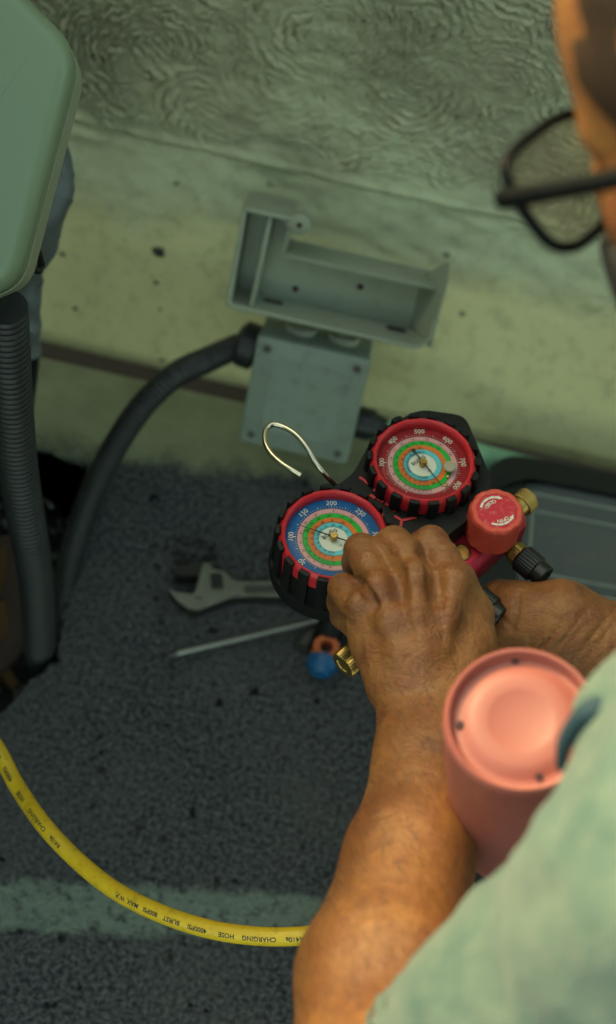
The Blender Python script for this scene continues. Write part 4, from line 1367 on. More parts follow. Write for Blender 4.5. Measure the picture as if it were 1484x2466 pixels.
# ------------------------------------------------------------------ yellow charging hose with print
HP = [(-330, 1560, 1.10), (-120, 1660, 1.08), (-15, 1790, 1.05), (40, 1890, 1.03), (105, 1985, 1.0), (185, 2070, .98), (280, 2145, .955), (390, 2200, .935), (510, 2238, .92), (630, 2254, .91), (745, 2252, .905), (850, 2238, .91), (950, 2190, .93), (1010, 2090, .95), (1030, 1960, .96), (1020, 1820, .955), (1005, 1700, .95)]
hpts = crom([Vector((-0.366, 0.40, 0.33)), Vector((-0.335, 0.395, 0.325))] + [at(*p) for p in HP] + [TIP @ W(px3, y_lo - 0.045, zm), TIP @ W(px3, y_lo - 0.030, zm)], 14)
hz = empty('charging_hose', hpts[40], 'yellow printed charging hose curving from the left edge under the forearm', 'hose')
HR = 0.0060
child('hose_tube', tube(hpts, HR, 24), M['yellow_hose'], hz)
HLs = [0.0]
for a, b in zip(hpts[:-1], hpts[1:]): HLs.append(HLs[-1] + (b - a).length)
def hose_s(u):                            # arc length nearest image column u on the lower run
    best = min(range(14 * 4, 14 * 14), key=lambda i: abs(((hpts[i] - CAM).dot(RC) / (hpts[i] - CAM).dot(FWD)) * FPX + 742 - u))
    return HLs[best]
def hose_frame(s):
    i = max(0, min(len(HLs) - 2, int(np.searchsorted(HLs, s)) - 1))
    t = (s - HLs[i]) / (HLs[i + 1] - HLs[i])
    p = hpts[i].lerp(hpts[i + 1], t)
    i0, i1 = max(i - 1, 0), min(i + 2, len(hpts) - 1)
    T = (hpts[i1] - hpts[i0]).normalized()
    up = (CAM - p).normalized(); up = (up - T * up.dot(T)).normalized()
    return p, T, up, T.cross(up)
def hose_text(txt, s_mid, size, off_ang, bm):
    b = text_bm(txt, size, True)
    for v in b.verts:
        s = s_mid - v.co.x              # printed so that it reads from the far side
        p, T, up, sd_ = hose_frame(s)
        th = off_ang + (v.co.y / HR)
        # text up points down the picture
        n = up * math.cos(th) + sd_ * math.sin(th)
        v.co = p + n * (HR + 0.00018)
    merge(bm, b)
for txt, u in (('R410a', 712), ('CHARGING', 628), ('HOSE', 553), ('4000PSI', 488), ('BURST', 424), ('800PSI', 371), ('MAX. W.P.', 318), ('R410a', 143), ('CHARGING', 102), ('HOSE', 62), ('4000PSI', 28), ('BURST', 2)):
    bm = bmesh.new()
    hose_text(txt, hose_s(u), 0.0043, 0.30, bm)
    child('printed_word', bm, M['black_print'], hz, smooth=False)

child('end_fitting', tube([Vector((-0.3655, 0.40, 0.33)), Vector((-0.350, 0.3985, 0.3285))], 0.0085, 12), M['brass'], hz)

# ------------------------------------------------------------------ distance field modelling for bodies and cloth
class Field:
    def __init__(s, lo, hi, h):
        s.lo = np.array(lo, float); s.h = h
        s.n = np.ceil((np.array(hi, float) - s.lo) / h).astype(int) + 1
        s.D = np.full(tuple(s.n), 1.0, np.float32)
    def sub(s, lo, hi):
        a = np.maximum(np.floor((np.array(lo) - s.lo) / s.h).astype(int), 0)
        b = np.minimum(np.ceil((np.array(hi) - s.lo) / s.h).astype(int) + 1, s.n)
        if np.any(b <= a): return None, None
        sl = tuple(slice(x, y) for x, y in zip(a, b))
        ax = [(s.lo[k] + s.h * np.arange(a[k], b[k])).astype(np.float32) for k in range(3)]
        return sl, (ax[0][:, None, None], ax[1][None, :, None], ax[2][None, None, :])
    def comb(s, sl, d, k, op):
        A = s.D[sl]
        if op == 'add':
            h = np.maximum(k - np.abs(A - d), 0) / k
            s.D[sl] = np.minimum(A, d) - h * h * k * 0.25
        else:
            d = -d
            h = np.maximum(k - np.abs(A - d), 0) / k
            s.D[sl] = np.maximum(A, d) + h * h * k * 0.25
    def cone(s, a, b, ra, rb, k=0.006, op='add', flat=None):
        a = np.array(a); b = np.array(b)
        pad = max(ra, rb) + 2.0 * k + 4 * s.h
        sl, G = s.sub(np.minimum(a, b) - pad, np.maximum(a, b) + pad)
        if sl is None: return
        ba = b - a; bb = max(float(ba @ ba), 1e-12)
        px, py, pz = G[0] - a[0], G[1] - a[1], G[2] - a[2]
        h = np.clip((px * ba[0] + py * ba[1] + pz * ba[2]) / bb, 0, 1)
        qx, qy, qz = px - h * ba[0], py - h * ba[1], pz - h * ba[2]
        if flat is not None:              # flatten the section along a direction: (dir, factor)
            f, kf = flat
            t = (qx * f[0] + qy * f[1] + qz * f[2]) * (kf - 1)
            qx, qy, qz = qx + t * f[0], qy + t * f[1], qz + t * f[2]
        d = np.sqrt(qx * qx + qy * qy + qz * qz) - (ra + (rb - ra) * h)
        if flat is not None: d = d / max(1.0, flat[1] * 0.8)
        s.comb(sl, d.astype(np.float32), k, op)
    def chain(s, pts, rs, k=0.004, op='add', flat=None):
        for i in range(len(pts) - 1):
            s.cone(pts[i], pts[i + 1], rs[i], rs[i + 1], k, op, flat)
    def ell(s, c, ax, r, k=0.01, op='add'):
        """ellipsoid: axes = 3 unit vectors, r = 3 radii"""
        c = np.array(c); m = max(r) + 2 * k + 4 * s.h
        sl, G = s.sub(c - m, c + m)
        if sl is None: return
        p = [G[i] - c[i] for i in range(3)]
        q = [(p[0] * a[0] + p[1] * a[1] + p[2] * a[2]) / rr for a, rr in zip(ax, r)]
        k0 = np.sqrt(q[0] ** 2 + q[1] ** 2 + q[2] ** 2) + 1e-6
        k1 = np.sqrt((q[0] / r[0]) ** 2 + (q[1] / r[1]) ** 2 + (q[2] / r[2]) ** 2) + 1e-6
        s.comb(sl, (k0 * (k0 - 1) / k1).astype(np.float32), k, op)
    def plane(s, p, n, k=0.003):
        """keep the side n points away from"""
        p = np.array(p); n = np.array(n)
        sl, G = s.sub(s.lo, s.lo + s.n * s.h)
        d = (G[0] - p[0]) * n[0] + (G[1] - p[1]) * n[1] + (G[2] - p[2]) * n[2]
        s.comb(sl, (-d).astype(np.float32), k, 'sub')
    def mesh(s):
        D = s.D; n = s.n
        neg = D < 0
        cnt = np.zeros(tuple(n - 1), np.int8)
        for dx in (0, 1):
            for dy in (0, 1):
                for dz in (0, 1):
                    cnt += neg[dx:n[0] - 1 + dx, dy:n[1] - 1 + dy, dz:n[2] - 1 + dz]
        cells = np.argwhere((cnt > 0) & (cnt < 8))
        N = n - 1
        flat = (cells[:, 0] * N[1] + cells[:, 1]) * N[2] + cells[:, 2]
        acc = np.zeros((len(cells), 3)); w_ = np.zeros(len(cells))
        i, j, k = cells.T
        for ax in range(3):
            o = [x for x in range(3) if x != ax]
            for u in (0, 1):
                for v in (0, 1):
                    off = [0, 0, 0]; off[o[0]] = u; off[o[1]] = v
                    off2 = off.copy(); off2[ax] = 1
                    a = D[i + off[0], j + off[1], k + off[2]]; b = D[i + off2[0], j + off2[1], k + off2[2]]
                    m = (a < 0) != (b < 0)
                    t = np.where(m, a / np.where(m, a - b, 1), 0)
                    pos = np.array(off, float)[None, :].repeat(len(cells), 0)
                    pos[:, ax] += t
                    acc += pos * m[:, None]; w_ += m
        V = (cells + acc / w_[:, None]) * s.h + s.lo
        Q = []
        for ax in range(3):
            o = [x for x in range(3) if x != ax]
            sl0 = [slice(None)] * 3; sl1 = [slice(None)] * 3
            sl0[ax] = slice(0, n[ax] - 1); sl1[ax] = slice(1, n[ax])
            for x in o:
                sl0[x] = slice(1, n[x] - 1); sl1[x] = slice(1, n[x] - 1)
            ch = neg[tuple(sl0)] != neg[tuple(sl1)]
            e = np.argwhere(ch)
            for x in o: e[:, x] += 1
            inside = neg[e[:, 0], e[:, 1], e[:, 2]]
            ids = []
            for u, v in ((1, 1), (0, 1), (0, 0), (1, 0)):
                c_ = e.copy(); c_[:, o[0]] -= u; c_[:, o[1]] -= v
                f = (c_[:, 0] * N[1] + c_[:, 1]) * N[2] + c_[:, 2]
                ids.append(np.searchsorted(flat, f))
            q = np.stack(ids, 1)
            flip = inside if ax != 1 else ~inside
            q[~flip] = q[~flip][:, ::-1]
            Q.append(q)
        return V, np.concatenate(Q)

def field_mesh(name, VQ, mat):
    Vs, Qs, o = [], [], 0
    for V, Q in VQ:
        Vs.append(V); Qs.append(Q + o); o += len(V)
    V = np.concatenate(Vs); Q = np.concatenate(Qs)
    me = bpy.data.meshes.new(name)
    me.vertices.add(len(V)); me.vertices.foreach_set('co', V.astype(np.float32).reshape(-1))
    me.loops.add(Q.size); me.loops.foreach_set('vertex_index', Q.astype(np.int32).reshape(-1))
    me.polygons.add(len(Q)); me.polygons.foreach_set('loop_start', np.arange(0, Q.size, 4, dtype=np.int32))
    me.update(calc_edges=True)
    me.validate()
    me.shade_smooth()
    me.materials.append(mat)
    return me

def relax(V, Q, it=2, f=0.5):
    n = len(V)
    for _ in range(it):
        acc = np.zeros_like(V); w_ = np.zeros(n)
        for a, b in ((0, 1), (1, 2), (2, 3), (3, 0)):
            np.add.at(acc, Q[:, a], V[Q[:, b]]); np.add.at(acc, Q[:, b], V[Q[:, a]])
            np.add.at(w_, Q[:, a], 1); np.add.at(w_, Q[:, b], 1)
        V = V * (1 - f) + f * acc / np.maximum(w_, 1)[:, None]
    return V

A3 = lambda v: np.array((v.x, v.y, v.z))
def J(u, v, d, r=None):
    p = A3(at(u, v, d))
    return p if r is None else (p, mpx(r, d))

# ------------------------------------------------------------------ the near (left) arm and hand
wristL = J(1003, 1655, .852)
elbowL = J(895, 2680, .640)
allp = [J(760, 1240, .98), J(1240, 1240, .98), J(760, 1240, .80), J(1240, 1700, .80), J(1240, 1600, .98), J(600, 2900, .55), J(1500, 2800, .55), J(600, 2700, .75), J(1600, 2300, .5)]
lo = np.min(allp, 0) - 0.02; hi = np.max(allp, 0) + 0.02
FA = Field(lo, hi, 0.0016)
def chainJ(F, pts, k=0.004):
    P_ = [J(*p) for p in pts]
    F.chain([p for p, _ in P_], [r for _, r in P_], k)
# forearm: two bellies that taper to a flat wrist
FD = A3(FWD)
FA.chain([J(1072, 1650, .852), J(1052, 1830, .812), J(1012, 2060, .758), J(965, 2350, .694), elbowL],
         [mpx(84, .852), mpx(98, .812), mpx(124, .758), mpx(165, .694), mpx(190, .640)], 0.012)
FA.chain([J(968, 1650, .852), J(988, 1830, .815), J(952, 2060, .765), J(892, 2350, .705), elbowL],
         [mpx(64, .852), mpx(80, .815), mpx(116, .765), mpx(172, .705), mpx(205, .640)], 0.012)
shL = A3(at(1850, 2090, .52))
FA.cone(elbowL, elbowL * .35 + shL * .65, 0.033, 0.040, 0.02)
# palm: metacarpal rays
k = 0.006
MC = dict(i=(1094, 1404, .868, 45), m=(1003, 1392, .861, 47), r=(918, 1416, .864, 44), p=(868, 1466, .869, 40))
WR = dict(i=(1085, 1640, .852, 66), m=(1035, 1640, .848, 66), r=(980, 1640, .849, 62), p=(955, 1640, .852, 58))
for f in 'imrp':
    a, b = J(*MC[f]), J(*WR[f])
    FA.cone(a[0], b[0], a[1], b[1], 0.010)
chainJ(FA, [(1100, 1400, .874, 44), (1134, 1480, .876, 48), (1126, 1560, .866, 64), (1100, 1650, .854, 70)], 0.010)
chainJ(FA, [(868, 1470, .876, 40), (896, 1550, .870, 44), (940, 1650, .855, 52)], 0.010)
# underside of the palm
chainJ(FA, [(1000, 1430, .895, 60), (1000, 1560, .880, 76)], 0.012)
# fingers curled over the valve knob
FG = dict(
    i=[(1094, 1404, .868, 44), (1066, 1347, .880, 43), (1038, 1308, .894, 42), (1016, 1318, .915, 39), (1010, 1352, .932, 36), (1004, 1400, .936, 30)],
    m=[(1003, 1392, .861, 45), (973, 1340, .874, 46), (948, 1311, .890, 44), (930, 1330, .912, 40), (925, 1368, .930, 36), (935, 1410, .936, 30)],
    r=[(918, 1416, .864, 42), (893, 1362, .878, 43), (870, 1326, .893, 41), (862, 1352, .914, 38), (868, 1392, .930, 34), (885, 1428, .936, 28)],
    p=[(868, 1466, .869, 38), (846, 1440, .880, 39), (828, 1418, .893, 37), (822, 1448, .909, 34), (828, 1482, .921, 32), (850, 1510, .928, 27)])
for f in 'imrp':
    chainJ(FA, FG[f], 0.0032)
# thumb, passing under the palm to the far side of the knob
chainJ(FA, [(1120, 1540, .884, 56), (1140, 1470, .905, 40), (1110, 1420, .925, 36), (1065, 1400, .935, 32)], 0.008)
# knuckle heads
for (u, v, d, r) in ((1086, 1394, .858, 22), (994, 1382, .8515, 23), (908, 1406, .8555, 21), (862, 1452, .8600, 19), (1034, 1300, .884, 23), (944, 1303, .880, 24), (866, 1318, .884, 22), (824, 1412, .885, 19)):
    p, r_ = J(u, v, d, r)
    FA.cone(p, p, r_, r_, 0.009)
# extensor tendons standing proud of the back of the hand
def tendon(pts, r0=0.0030, k=0.012):
    P_ = [J(u, v, d + 0.0022) for u, v, d in pts]
    FA.chain(P_, [r0] * len(P_), k)
tendon([(1100, 1400, .8555), (1078, 1480, .8435), (1050, 1560, .8375), (1030, 1640, .8330)])
tendon([(1000, 1390, .8480), (1002, 1470, .8405), (1008, 1560, .8350), (1012, 1640, .8315)])
tendon([(916, 1412, .8525), (935, 1490, .8430), (960, 1570, .8370), (985, 1640, .8330)], 0.0023)
# a vein or two
tendon([(950, 1470, .8445), (985, 1510, .8405), (972, 1560, .8380), (1000, 1610, .8350)], 0.0016, 0.006)
tendon([(1060, 1440, .8485), (1040, 1500, .8425), (1058, 1550, .8395)], 0.0015, 0.006)
# valleys between the knuckles and creases
def crease(pts, r=0.0022, k=0.005):
    P_ = [J(u, v, d) for u, v, d in pts]
    FA.chain(P_, [r] * len(P_), k, 'sub')
crease([(1022, 1330, .866), (1048, 1390, .850), (1054, 1440, .8445)], 0.0024, 0.008)
crease([(930, 1330, .868), (958, 1385, .850), (966, 1430, .8445)], 0.0022, 0.008)
crease([(868, 1398, .872), (890, 1420, .856), (905, 1455, .850)], 0.002, 0.006)
crease([(838, 1368, .872), (880, 1392, .862)], 0.0018, 0.004)
crease([(812, 1490, .880), (845, 1484, .866)], 0.0018, 0.004)
crease([(835, 1500, .880), (842, 1445, .866)], 0.0012, 0.004)
VL, QL = FA.mesh(); VL = relax(VL, QL, 1, 0.4)
LEFT_LINES = True

# ------------------------------------------------------------------ the far (right) arm and hand
FB = Field(np.array((0.06, 0.36, 0.26)), np.array((0.52, 0.60, 0.62)), 0.0018)
shR = np.array((0.44, 0.52, 0.70)); elR = np.array((0.47, 0.47, 0.40))
wrR = J(1400, 1530, .972)
FB.chain([J(1345, 1500, .972), J(1420, 1545, .972), elR * .4 + wrR * .6, elR], [mpx(98, .972), mpx(92, .972), 0.034, 0.042], 0.02)
FB.chain([J(1330, 1560, .985), J(1420, 1585, .985), elR * .4 + wrR * .6 + np.array((0, 0, -.01)), elR], [mpx(82, .985), mpx(84, .985), 0.032, 0.040], 0.02)
FB.cone(elR, elR * .6 + shR * .4, 0.042, 0.046, 0.02)
def chB(pts, k=0.006):
    P_ = [J(*p) for p in pts]
    FB.chain([p for p, _ in P_], [r for _, r in P_], k)
chB([(1340, 1500, .972, 98), (1258, 1492, .975, 72), (1200, 1525, .985, 62)], 0.012)          # back of hand and thumb base
chB([(1345, 1560, .985, 92), (1250, 1580, .990, 72), (1180, 1590, .995, 58)], 0.012)
chB([(1290, 1470, .972, 56), (1245, 1448, .978, 46), (1205, 1438, .990, 40), (1160, 1450, .998, 34)], 0.006)   # thumb
chB([(1215, 1500, .982, 42), (1170, 1482, .985, 36), (1130, 1470, .995, 32)], 0.004)          # index
chB([(1200, 1545, .990, 40), (1140, 1530, .995, 36), (1100, 1500, 1.0, 32)], 0.004)
chB([(1180, 1590, .995, 38), (1120, 1570, 1.0, 34), (1080, 1540, 1.005, 30)], 0.004)
chB([(1170, 1620, 1.0, 34), (1115, 1610, 1.005, 30), (1080, 1580, 1.01, 26)], 0.004)
def vnormals(V, Q):
    nrm_ = np.cross(V[Q[:, 2]] - V[Q[:, 0]], V[Q[:, 3]] - V[Q[:, 1]])
    N = np.zeros_like(V)
    for k_ in range(4): np.add.at(N, Q[:, k_], nrm_)
    return N / (np.linalg.norm(N, axis=1)[:, None] + 1e-12)
def wrinkle(V, Q, lines):
    """press soft creases into a skin mesh; lines are polylines of picture points with width and depth"""
    N = vnormals(V, Q)
    R_ = V - A3(CAM)
    dz_ = R_ @ A3(FWD)
    uu = (R_ @ A3(RC)) / dz_ * FPX + 742; vv = -(R_ @ A3(UC)) / dz_ * FPX + 1232.5
    face = (N * (-R_)).sum(1) > 0
    out = np.zeros(len(V))
    for pts, wd_, dp in lines:
        d = np.full(len(V), 1e9)
        for (a, b) in zip(pts[:-1], pts[1:]):
            ax, ay = a; bx, by = b
            t = np.clip(((uu - ax) * (bx - ax) + (vv - ay) * (by - ay)) / ((bx - ax) ** 2 + (by - ay) ** 2), 0, 1)
            d = np.minimum(d, np.hypot(uu - ax - t * (bx - ax), vv - ay - t * (by - ay)))
        out += dp * np.exp(-(d / wd_) ** 2)
    return V - N * (out * face)[:, None]
VR, QR = FB.mesh(); VR = relax(VR, QR, 1, 0.4)
r8 = random.Random(8)
LN = [([(1236, 1515), (1246, 1470), (1250, 1430)], 6, .0016), ([(1205, 1480), (1222, 1500), (1236, 1515)], 5, .0012)]
for k_ in range(26):
    u0 = 1215 + k_ * 10 + r8.uniform(-8, 8); v0 = 1590 + r8.uniform(-35, 25)
    L_8 = r8.uniform(50, 120); cv = r8.uniform(-6, 6)
    LN.append(([(u0, v0), (u0 + L_8 * .42 + cv, v0 - L_8 * .5), (u0 + L_8 * .8, v0 - L_8)], r8.uniform(3, 5.5), r8.uniform(.0003, .0009)))
VR = wrinkle(VR, QR, LN)
LN = []
for (u, v, n_, w_) in ((1036, 1300, 4, 34), (944, 1303, 4, 34), (864, 1318, 4, 30), (824, 1415, 4, 26), (1090, 1395, 2, 26), (994, 1382, 2, 26)):
    for q_ in range(n_):
        y_ = v - 12 + q_ * 9 + r8.uniform(-3, 3)
        LN.append(([(u - w_ * r8.uniform(.5, 1), y_ + r8.uniform(-5, 5)), (u, y_ - 4), (u + w_ * r8.uniform(.5, 1), y_ + r8.uniform(-5, 5))], r8.uniform(2.6, 3.8), r8.uniform(.0003, .0006)))
for k_ in range(26):
    u0 = r8.uniform(900, 1150); v0 = r8.uniform(1440, 1660); L_8 = r8.uniform(20, 60)
    LN.append(([(u0, v0), (u0 + L_8 * .6, v0 + r8.uniform(-14, 14)), (u0 + L_8, v0 + r8.uniform(-20, 20))], r8.uniform(2.8, 4.5), r8.uniform(.00015, .00045)))
LN.append(([(1050, 1395), (1062, 1470), (1066, 1540)], 12, .0012)); LN.append(([(958, 1400), (978, 1470), (996, 1560)], 12, .0010))
VL = wrinkle(VL, QL, LN)

# ------------------------------------------------------------------ head
HF = Vector((-0.585, 0.345, -0.735)).normalized()
HU = (Vector((0, 0, 1)) - HF * HF.z).normalized()
HU = (Quaternion(HF, rad(4)) @ HU).normalized()
HL = HU.cross(HF).normalized()
hinge = at(1232, 502, .535)
HC = hinge - HF * 0.099 - HL * 0.0725 - HU * 0.004
hp_ = lambda f, l, u: A3(HC + HF * f + HL * l + HU * u)
AX = [A3(HF), A3(HL), A3(HU)]
FH = Field(A3(HC) - 0.23, A3(HC) + 0.20, 0.0030)
FH.ell(hp_(-0.020, 0, 0.045), AX, (0.098, 0.076, 0.083), 0.02)
FH.ell(hp_(0.030, 0, 0.030), AX, (0.062, 0.062, 0.070), 0.03)
FH.ell(hp_(0.030, 0, -0.040), AX, (0.055, 0.055, 0.070), 0.03)
FH.ell(hp_(0.050, 0, -0.088), AX, (0.032, 0.030, 0.026), 0.03)
for s_ in (-1, 1):
    FH.ell(hp_(0.052, s_ * 0.043, -0.018), AX, (0.026, 0.022, 0.020), 0.02)
    FH.ell(hp_(0.086, s_ * 0.032, -0.002), AX, (0.016, 0.018, 0.013), 0.012, 'sub')
    FH.ell(hp_(0.076, s_ * 0.032, -0.001), AX, (0.013, 0.013, 0.012), 0.004)
    FH.cone(hp_(0.080, s_ * 0.014, 0.018), hp_(0.066, s_ * 0.050, 0.018), 0.007, 0.005, 0.014)
    FH.ell(hp_(-0.018, s_ * 0.078, -0.012), [AX[0] * .95 + AX[1] * s_ * .3, AX[1] * .95 - AX[0] * s_ * .3, AX[2]], (0.017, 0.007, 0.031), 0.006)
    FH.cone(hp_(0.100, s_ * 0.010, -0.036), hp_(0.092, s_ * 0.016, -0.040), 0.007, 0.006, 0.008)
FH.chain([hp_(0.090, 0, 0.012), hp_(0.108, 0, -0.020), hp_(0.112, 0, -0.034)], [0.007, 0.010, 0.011], 0.01)
FH.chain([hp_(0.088, -0.022, -0.064), hp_(0.097, 0, -0.062), hp_(0.088, 0.022, -0.064)], [0.004, 0.007, 0.004], 0.008)
FH.chain([hp_(0.086, -0.020, -0.073), hp_(0.094, 0, -0.074), hp_(0.086, 0.020, -0.073)], [0.004, 0.007, 0.004], 0.008)
FH.chain([hp_(0.096, -0.024, -0.068), hp_(0.104, 0, -0.068), hp_(0.096, 0.024, -0.068)], [0.0015] * 3, 0.003, 'sub')
neckb = np.array((0.315, 0.385, 0.745))
FH.cone(hp_(-0.025, 0, -0.045), neckb, 0.056, 0.060, 0.03)
VH, QH = FH.mesh(); VH = relax(VH, QH, 1, 0.4)

# torso core that the clothes cover (keeps the figure one continuous mesh)
FT = Field((0.02, -0.08, 0.0), (0.86, 0.72, 0.86), 0.006)
pel = np.array((0.62, 0.27, 0.30)); chest = np.array((0.42, 0.36, 0.60))
shLt = shL
FT.chain([pel, chest, neckb], [0.135, 0.135, 0.06], 0.08)
FT.chain([shLt, np.array((0.33, 0.36, 0.69)), shR], [0.050, 0.08, 0.055], 0.06)
FT.cone(shLt, elbowL, 0.044, 0.030, 0.03); FT.cone(shR, elR, 0.05, 0.040, 0.03)
hipL = np.array((0.60, 0.17, 0.28)); hipR = np.array((0.60, 0.36, 0.28))
knL = np.array((0.30, 0.10, 0.075)); knR = np.array((0.215, 0.385, 0.285))
anL = np.array((0.66, 0.10, 0.06)); anR = np.array((0.33, 0.42, 0.07))
for hp1, kn_, an_ in ((hipL, knL, anL), (hipR, knR, anR)):
    FT.chain([hp1, kn_, an_], [0.072, 0.046, 0.032], 0.03)
VT, QT = FT.mesh()

person = empty('person', (0.55, 0.25, 0.0), 'man in a sage green t-shirt and glasses crouching over the gauges', 'person')
bo = link('body', field_mesh('body', [(VL, QL), (VR, QR), (VH, QH), (VT, QT)], M['skin']), person)
bo.matrix_parent_inverse = inv(person)

# fine dark hairs on both forearms
def vnormals(V, Q):
    nrm_ = np.cross(V[Q[:, 2]] - V[Q[:, 0]], V[Q[:, 3]] - V[Q[:, 1]])
    N = np.zeros_like(V)
    for k_ in range(4): np.add.at(N, Q[:, k_], nrm_)
    return N / (np.linalg.norm(N, axis=1)[:, None] + 1e-12)
def hairs(V, Q, keep, axis, count, seed, ln=(0.006, 0.013), wd=0.00006):
    r6 = np.random.default_rng(seed)
    N = vnormals(V, Q)
    idx = np.nonzero(keep)[0]
    idx = r6.choice(idx, min(count, len(idx)), replace=False)
    p = V[idx]; n = N[idx]
    side = np.cross(n, axis)
    d = axis * 0.75 + side * r6.normal(0.35, 0.45, len(idx))[:, None] + n * r6.uniform(0.15, 0.5, len(idx))[:, None]
    d /= np.linalg.norm(d, axis=1)[:, None]
    L = r6.uniform(ln[0], ln[1], len(idx))[:, None]
    mid = p + d * L * 0.55 + n * L * 0.10
    tip = p + d * L + n * L * 0.02
    w2 = np.cross(d, n); w2 /= np.linalg.norm(w2, axis=1)[:, None] + 1e-9
    P_ = np.stack([p - w2 * wd, p + w2 * wd, mid + w2 * wd * .8, mid - w2 * wd * .8, tip], 1).reshape(-1, 3)
    me = bpy.data.meshes.new('arm_hair')
    fs = []
    for i_ in range(len(idx)):
        o_ = i_ * 5
        fs.append((o_, o_ + 1, o_ + 2, o_ + 3)); fs.append((o_ + 3, o_ + 2, o_ + 4))
    me.from_pydata(P_.tolist(), [], fs)
    me.materials.append(M['arm_hair'])
    return me
M['arm_hair'] = simple('arm_hair', (0.012, 0.007, 0.005), 0.6)
tL = (VL - elbowL) @ (wristL - elbowL) / ((wristL - elbowL) @ (wristL - elbowL))
axL = (wristL - elbowL) / np.linalg.norm(wristL - elbowL)
dens = np.clip((1.12 - tL) / 0.25, 0.06, 1) * (tL > -0.05)
kp = np.random.default_rng(2).random(len(VL)) < dens
h1 = link('arm_hair', hairs(VL, QL, kp & (tL < 1.3), axL, 5200, 1), person); h1.matrix_parent_inverse = inv(person); h1['kind'] = 'stuff'
tR = (VR[:, 0] - 0.19)
h2 = link('arm_hair', hairs(VR, QR, (tR > 0.0) & (VR[:, 0] < 0.42), np.array((-1.0, 0.05, -0.1)), 1500, 4), person); h2.matrix_parent_inverse = inv(person); h2['kind'] = 'stuff'

# ------------------------------------------------------------------ clothes
def vfbm(V, f, o=3, seed=0):
    out = np.zeros(len(V))
    a = 1.0
    for q in range(o):
        x = V * f * 2 ** q + seed * 7.3
        out += a * (vnoise(x[:, 0] + 30, x[:, 1] + 30, 1.0, seed + q) + vnoise(x[:, 1] + 50, x[:, 2] + 30, 1.0, seed + 9 + q) + vnoise(x[:, 2] + 70, x[:, 0] + 30, 1.0, seed + 19 + q)) / 1.6
        a *= 0.5
    return out
def vnormals(V, Q):
    nrm_ = np.cross(V[Q[:, 2]] - V[Q[:, 0]], V[Q[:, 3]] - V[Q[:, 1]])
    N = np.zeros_like(V)
    for k_ in range(4): np.add.at(N, Q[:, k_], nrm_)
    return N / (np.linalg.norm(N, axis=1)[:, None] + 1e-12)

FS = Field((-0.02, -0.12, 0.12), (0.88, 0.76, 0.86), 0.0042)
# sleeve from shoulder to just above the elbow
armd = (elbowL - shLt) / np.linalg.norm(elbowL - shLt)
hemc = shLt + (elbowL - shLt) * 0.815
FS.chain([shLt, shLt * .45 + elbowL * .55, elbowL + armd * 0.02], [0.062, 0.0415, 0.0405], 0.03)
FS.plane(hemc, armd, 0.002)
FS.chain([J(1640, 1600, .575), J(1540, 1650, .57), J(1462, 1690, .57)], [0.014, 0.009, 0.005], 0.012)
FS.chain([pel, chest, neckb * .8 + chest * .2], [0.155, 0.150, 0.085], 0.08)
FS.chain([shLt, np.array((0.33, 0.36, 0.69)), shR], [0.066, 0.098, 0.072], 0.06)
FS.cone(shR, shR * .45 + elR * .55, 0.068, 0.070, 0.03)
FS.cone(hp_(-0.03, 0, -0.05), neckb, 0.062, 0.070, 0.006, 'sub')
FS.plane(pel + np.array((0.02, 0, -0.05)), np.array((0.5, 0, -0.86)), 0.004)
FS.cone(hemc - armd * 0.02, hemc + armd * 0.05, 0.0375, 0.041, 0.004, 'sub')
VS, QS = FS.mesh(); VS = relax(VS, QS, 2, 0.5)
NS = vnormals(VS, QS)
s_ar = (VS - hemc) @ armd
fold = np.abs(vfbm(VS, 13, 2, 3)); wr_ = 0.014 * (0.22 - fold) + 0.006 * vfbm(VS, 30, 3, 11)
hemring = 0.0022 * np.exp(-((s_ar + 0.016) / 0.0022) ** 2)
VS = VS + NS * (wr_ - hemring)[:, None]
sh = link('t_shirt', field_mesh('t_shirt', [(VS, QS)], M['shirt']), person); sh.matrix_parent_inverse = inv(person)

FP = Field((0.10, -0.05, 0.0), (0.88, 0.62, 0.50), 0.006)
for hp1, kn_, an_ in ((hipL, knL, anL), (hipR, knR, anR)):
    FP.chain([hp1, kn_, an_ + (kn_ - an_) * .05], [0.088, 0.062, 0.052], 0.03)
FP.chain([hipL, hipR], [0.10, 0.10], 0.05); FP.cone(pel, pel + np.array((-.03, 0, .05)), 0.14, 0.14, 0.05)
VP, QP = FP.mesh(); VP = relax(VP, QP, 2, .5); VP = VP + vnormals(VP, QP) * (0.008 * vfbm(VP, 12, 3, 5))[:, None]
VP[:, 2] = np.maximum(VP[:, 2], 0.004)
tr_ = link('trousers', field_mesh('trousers', [(VP, QP)], M['trouser']), person); tr_.matrix_parent_inverse = inv(person)
for an_, d_ in ((anR, np.array((-1, .05, 0))), (anL, np.array((1.0, 0, -.02)))):
    F5 = Field(an_ - 0.22, an_ + 0.22, 0.006)
    b0 = np.array((an_[0], an_[1], 0.045))
    F5.chain([b0 - d_ * .05, b0 + d_ * .08, b0 + d_ * .15 + np.array((0, 0, -.012))], [0.042, 0.040, 0.030], 0.02)
    F5.plane(np.array((0, 0, 0.004)), np.array((0, 0, -1.0)), 0.002)
    V5, Q5 = F5.mesh()
    so = link('shoe', field_mesh('shoe', [(V5, Q5)], M['shoe']), person); so.matrix_parent_inverse = inv(person)

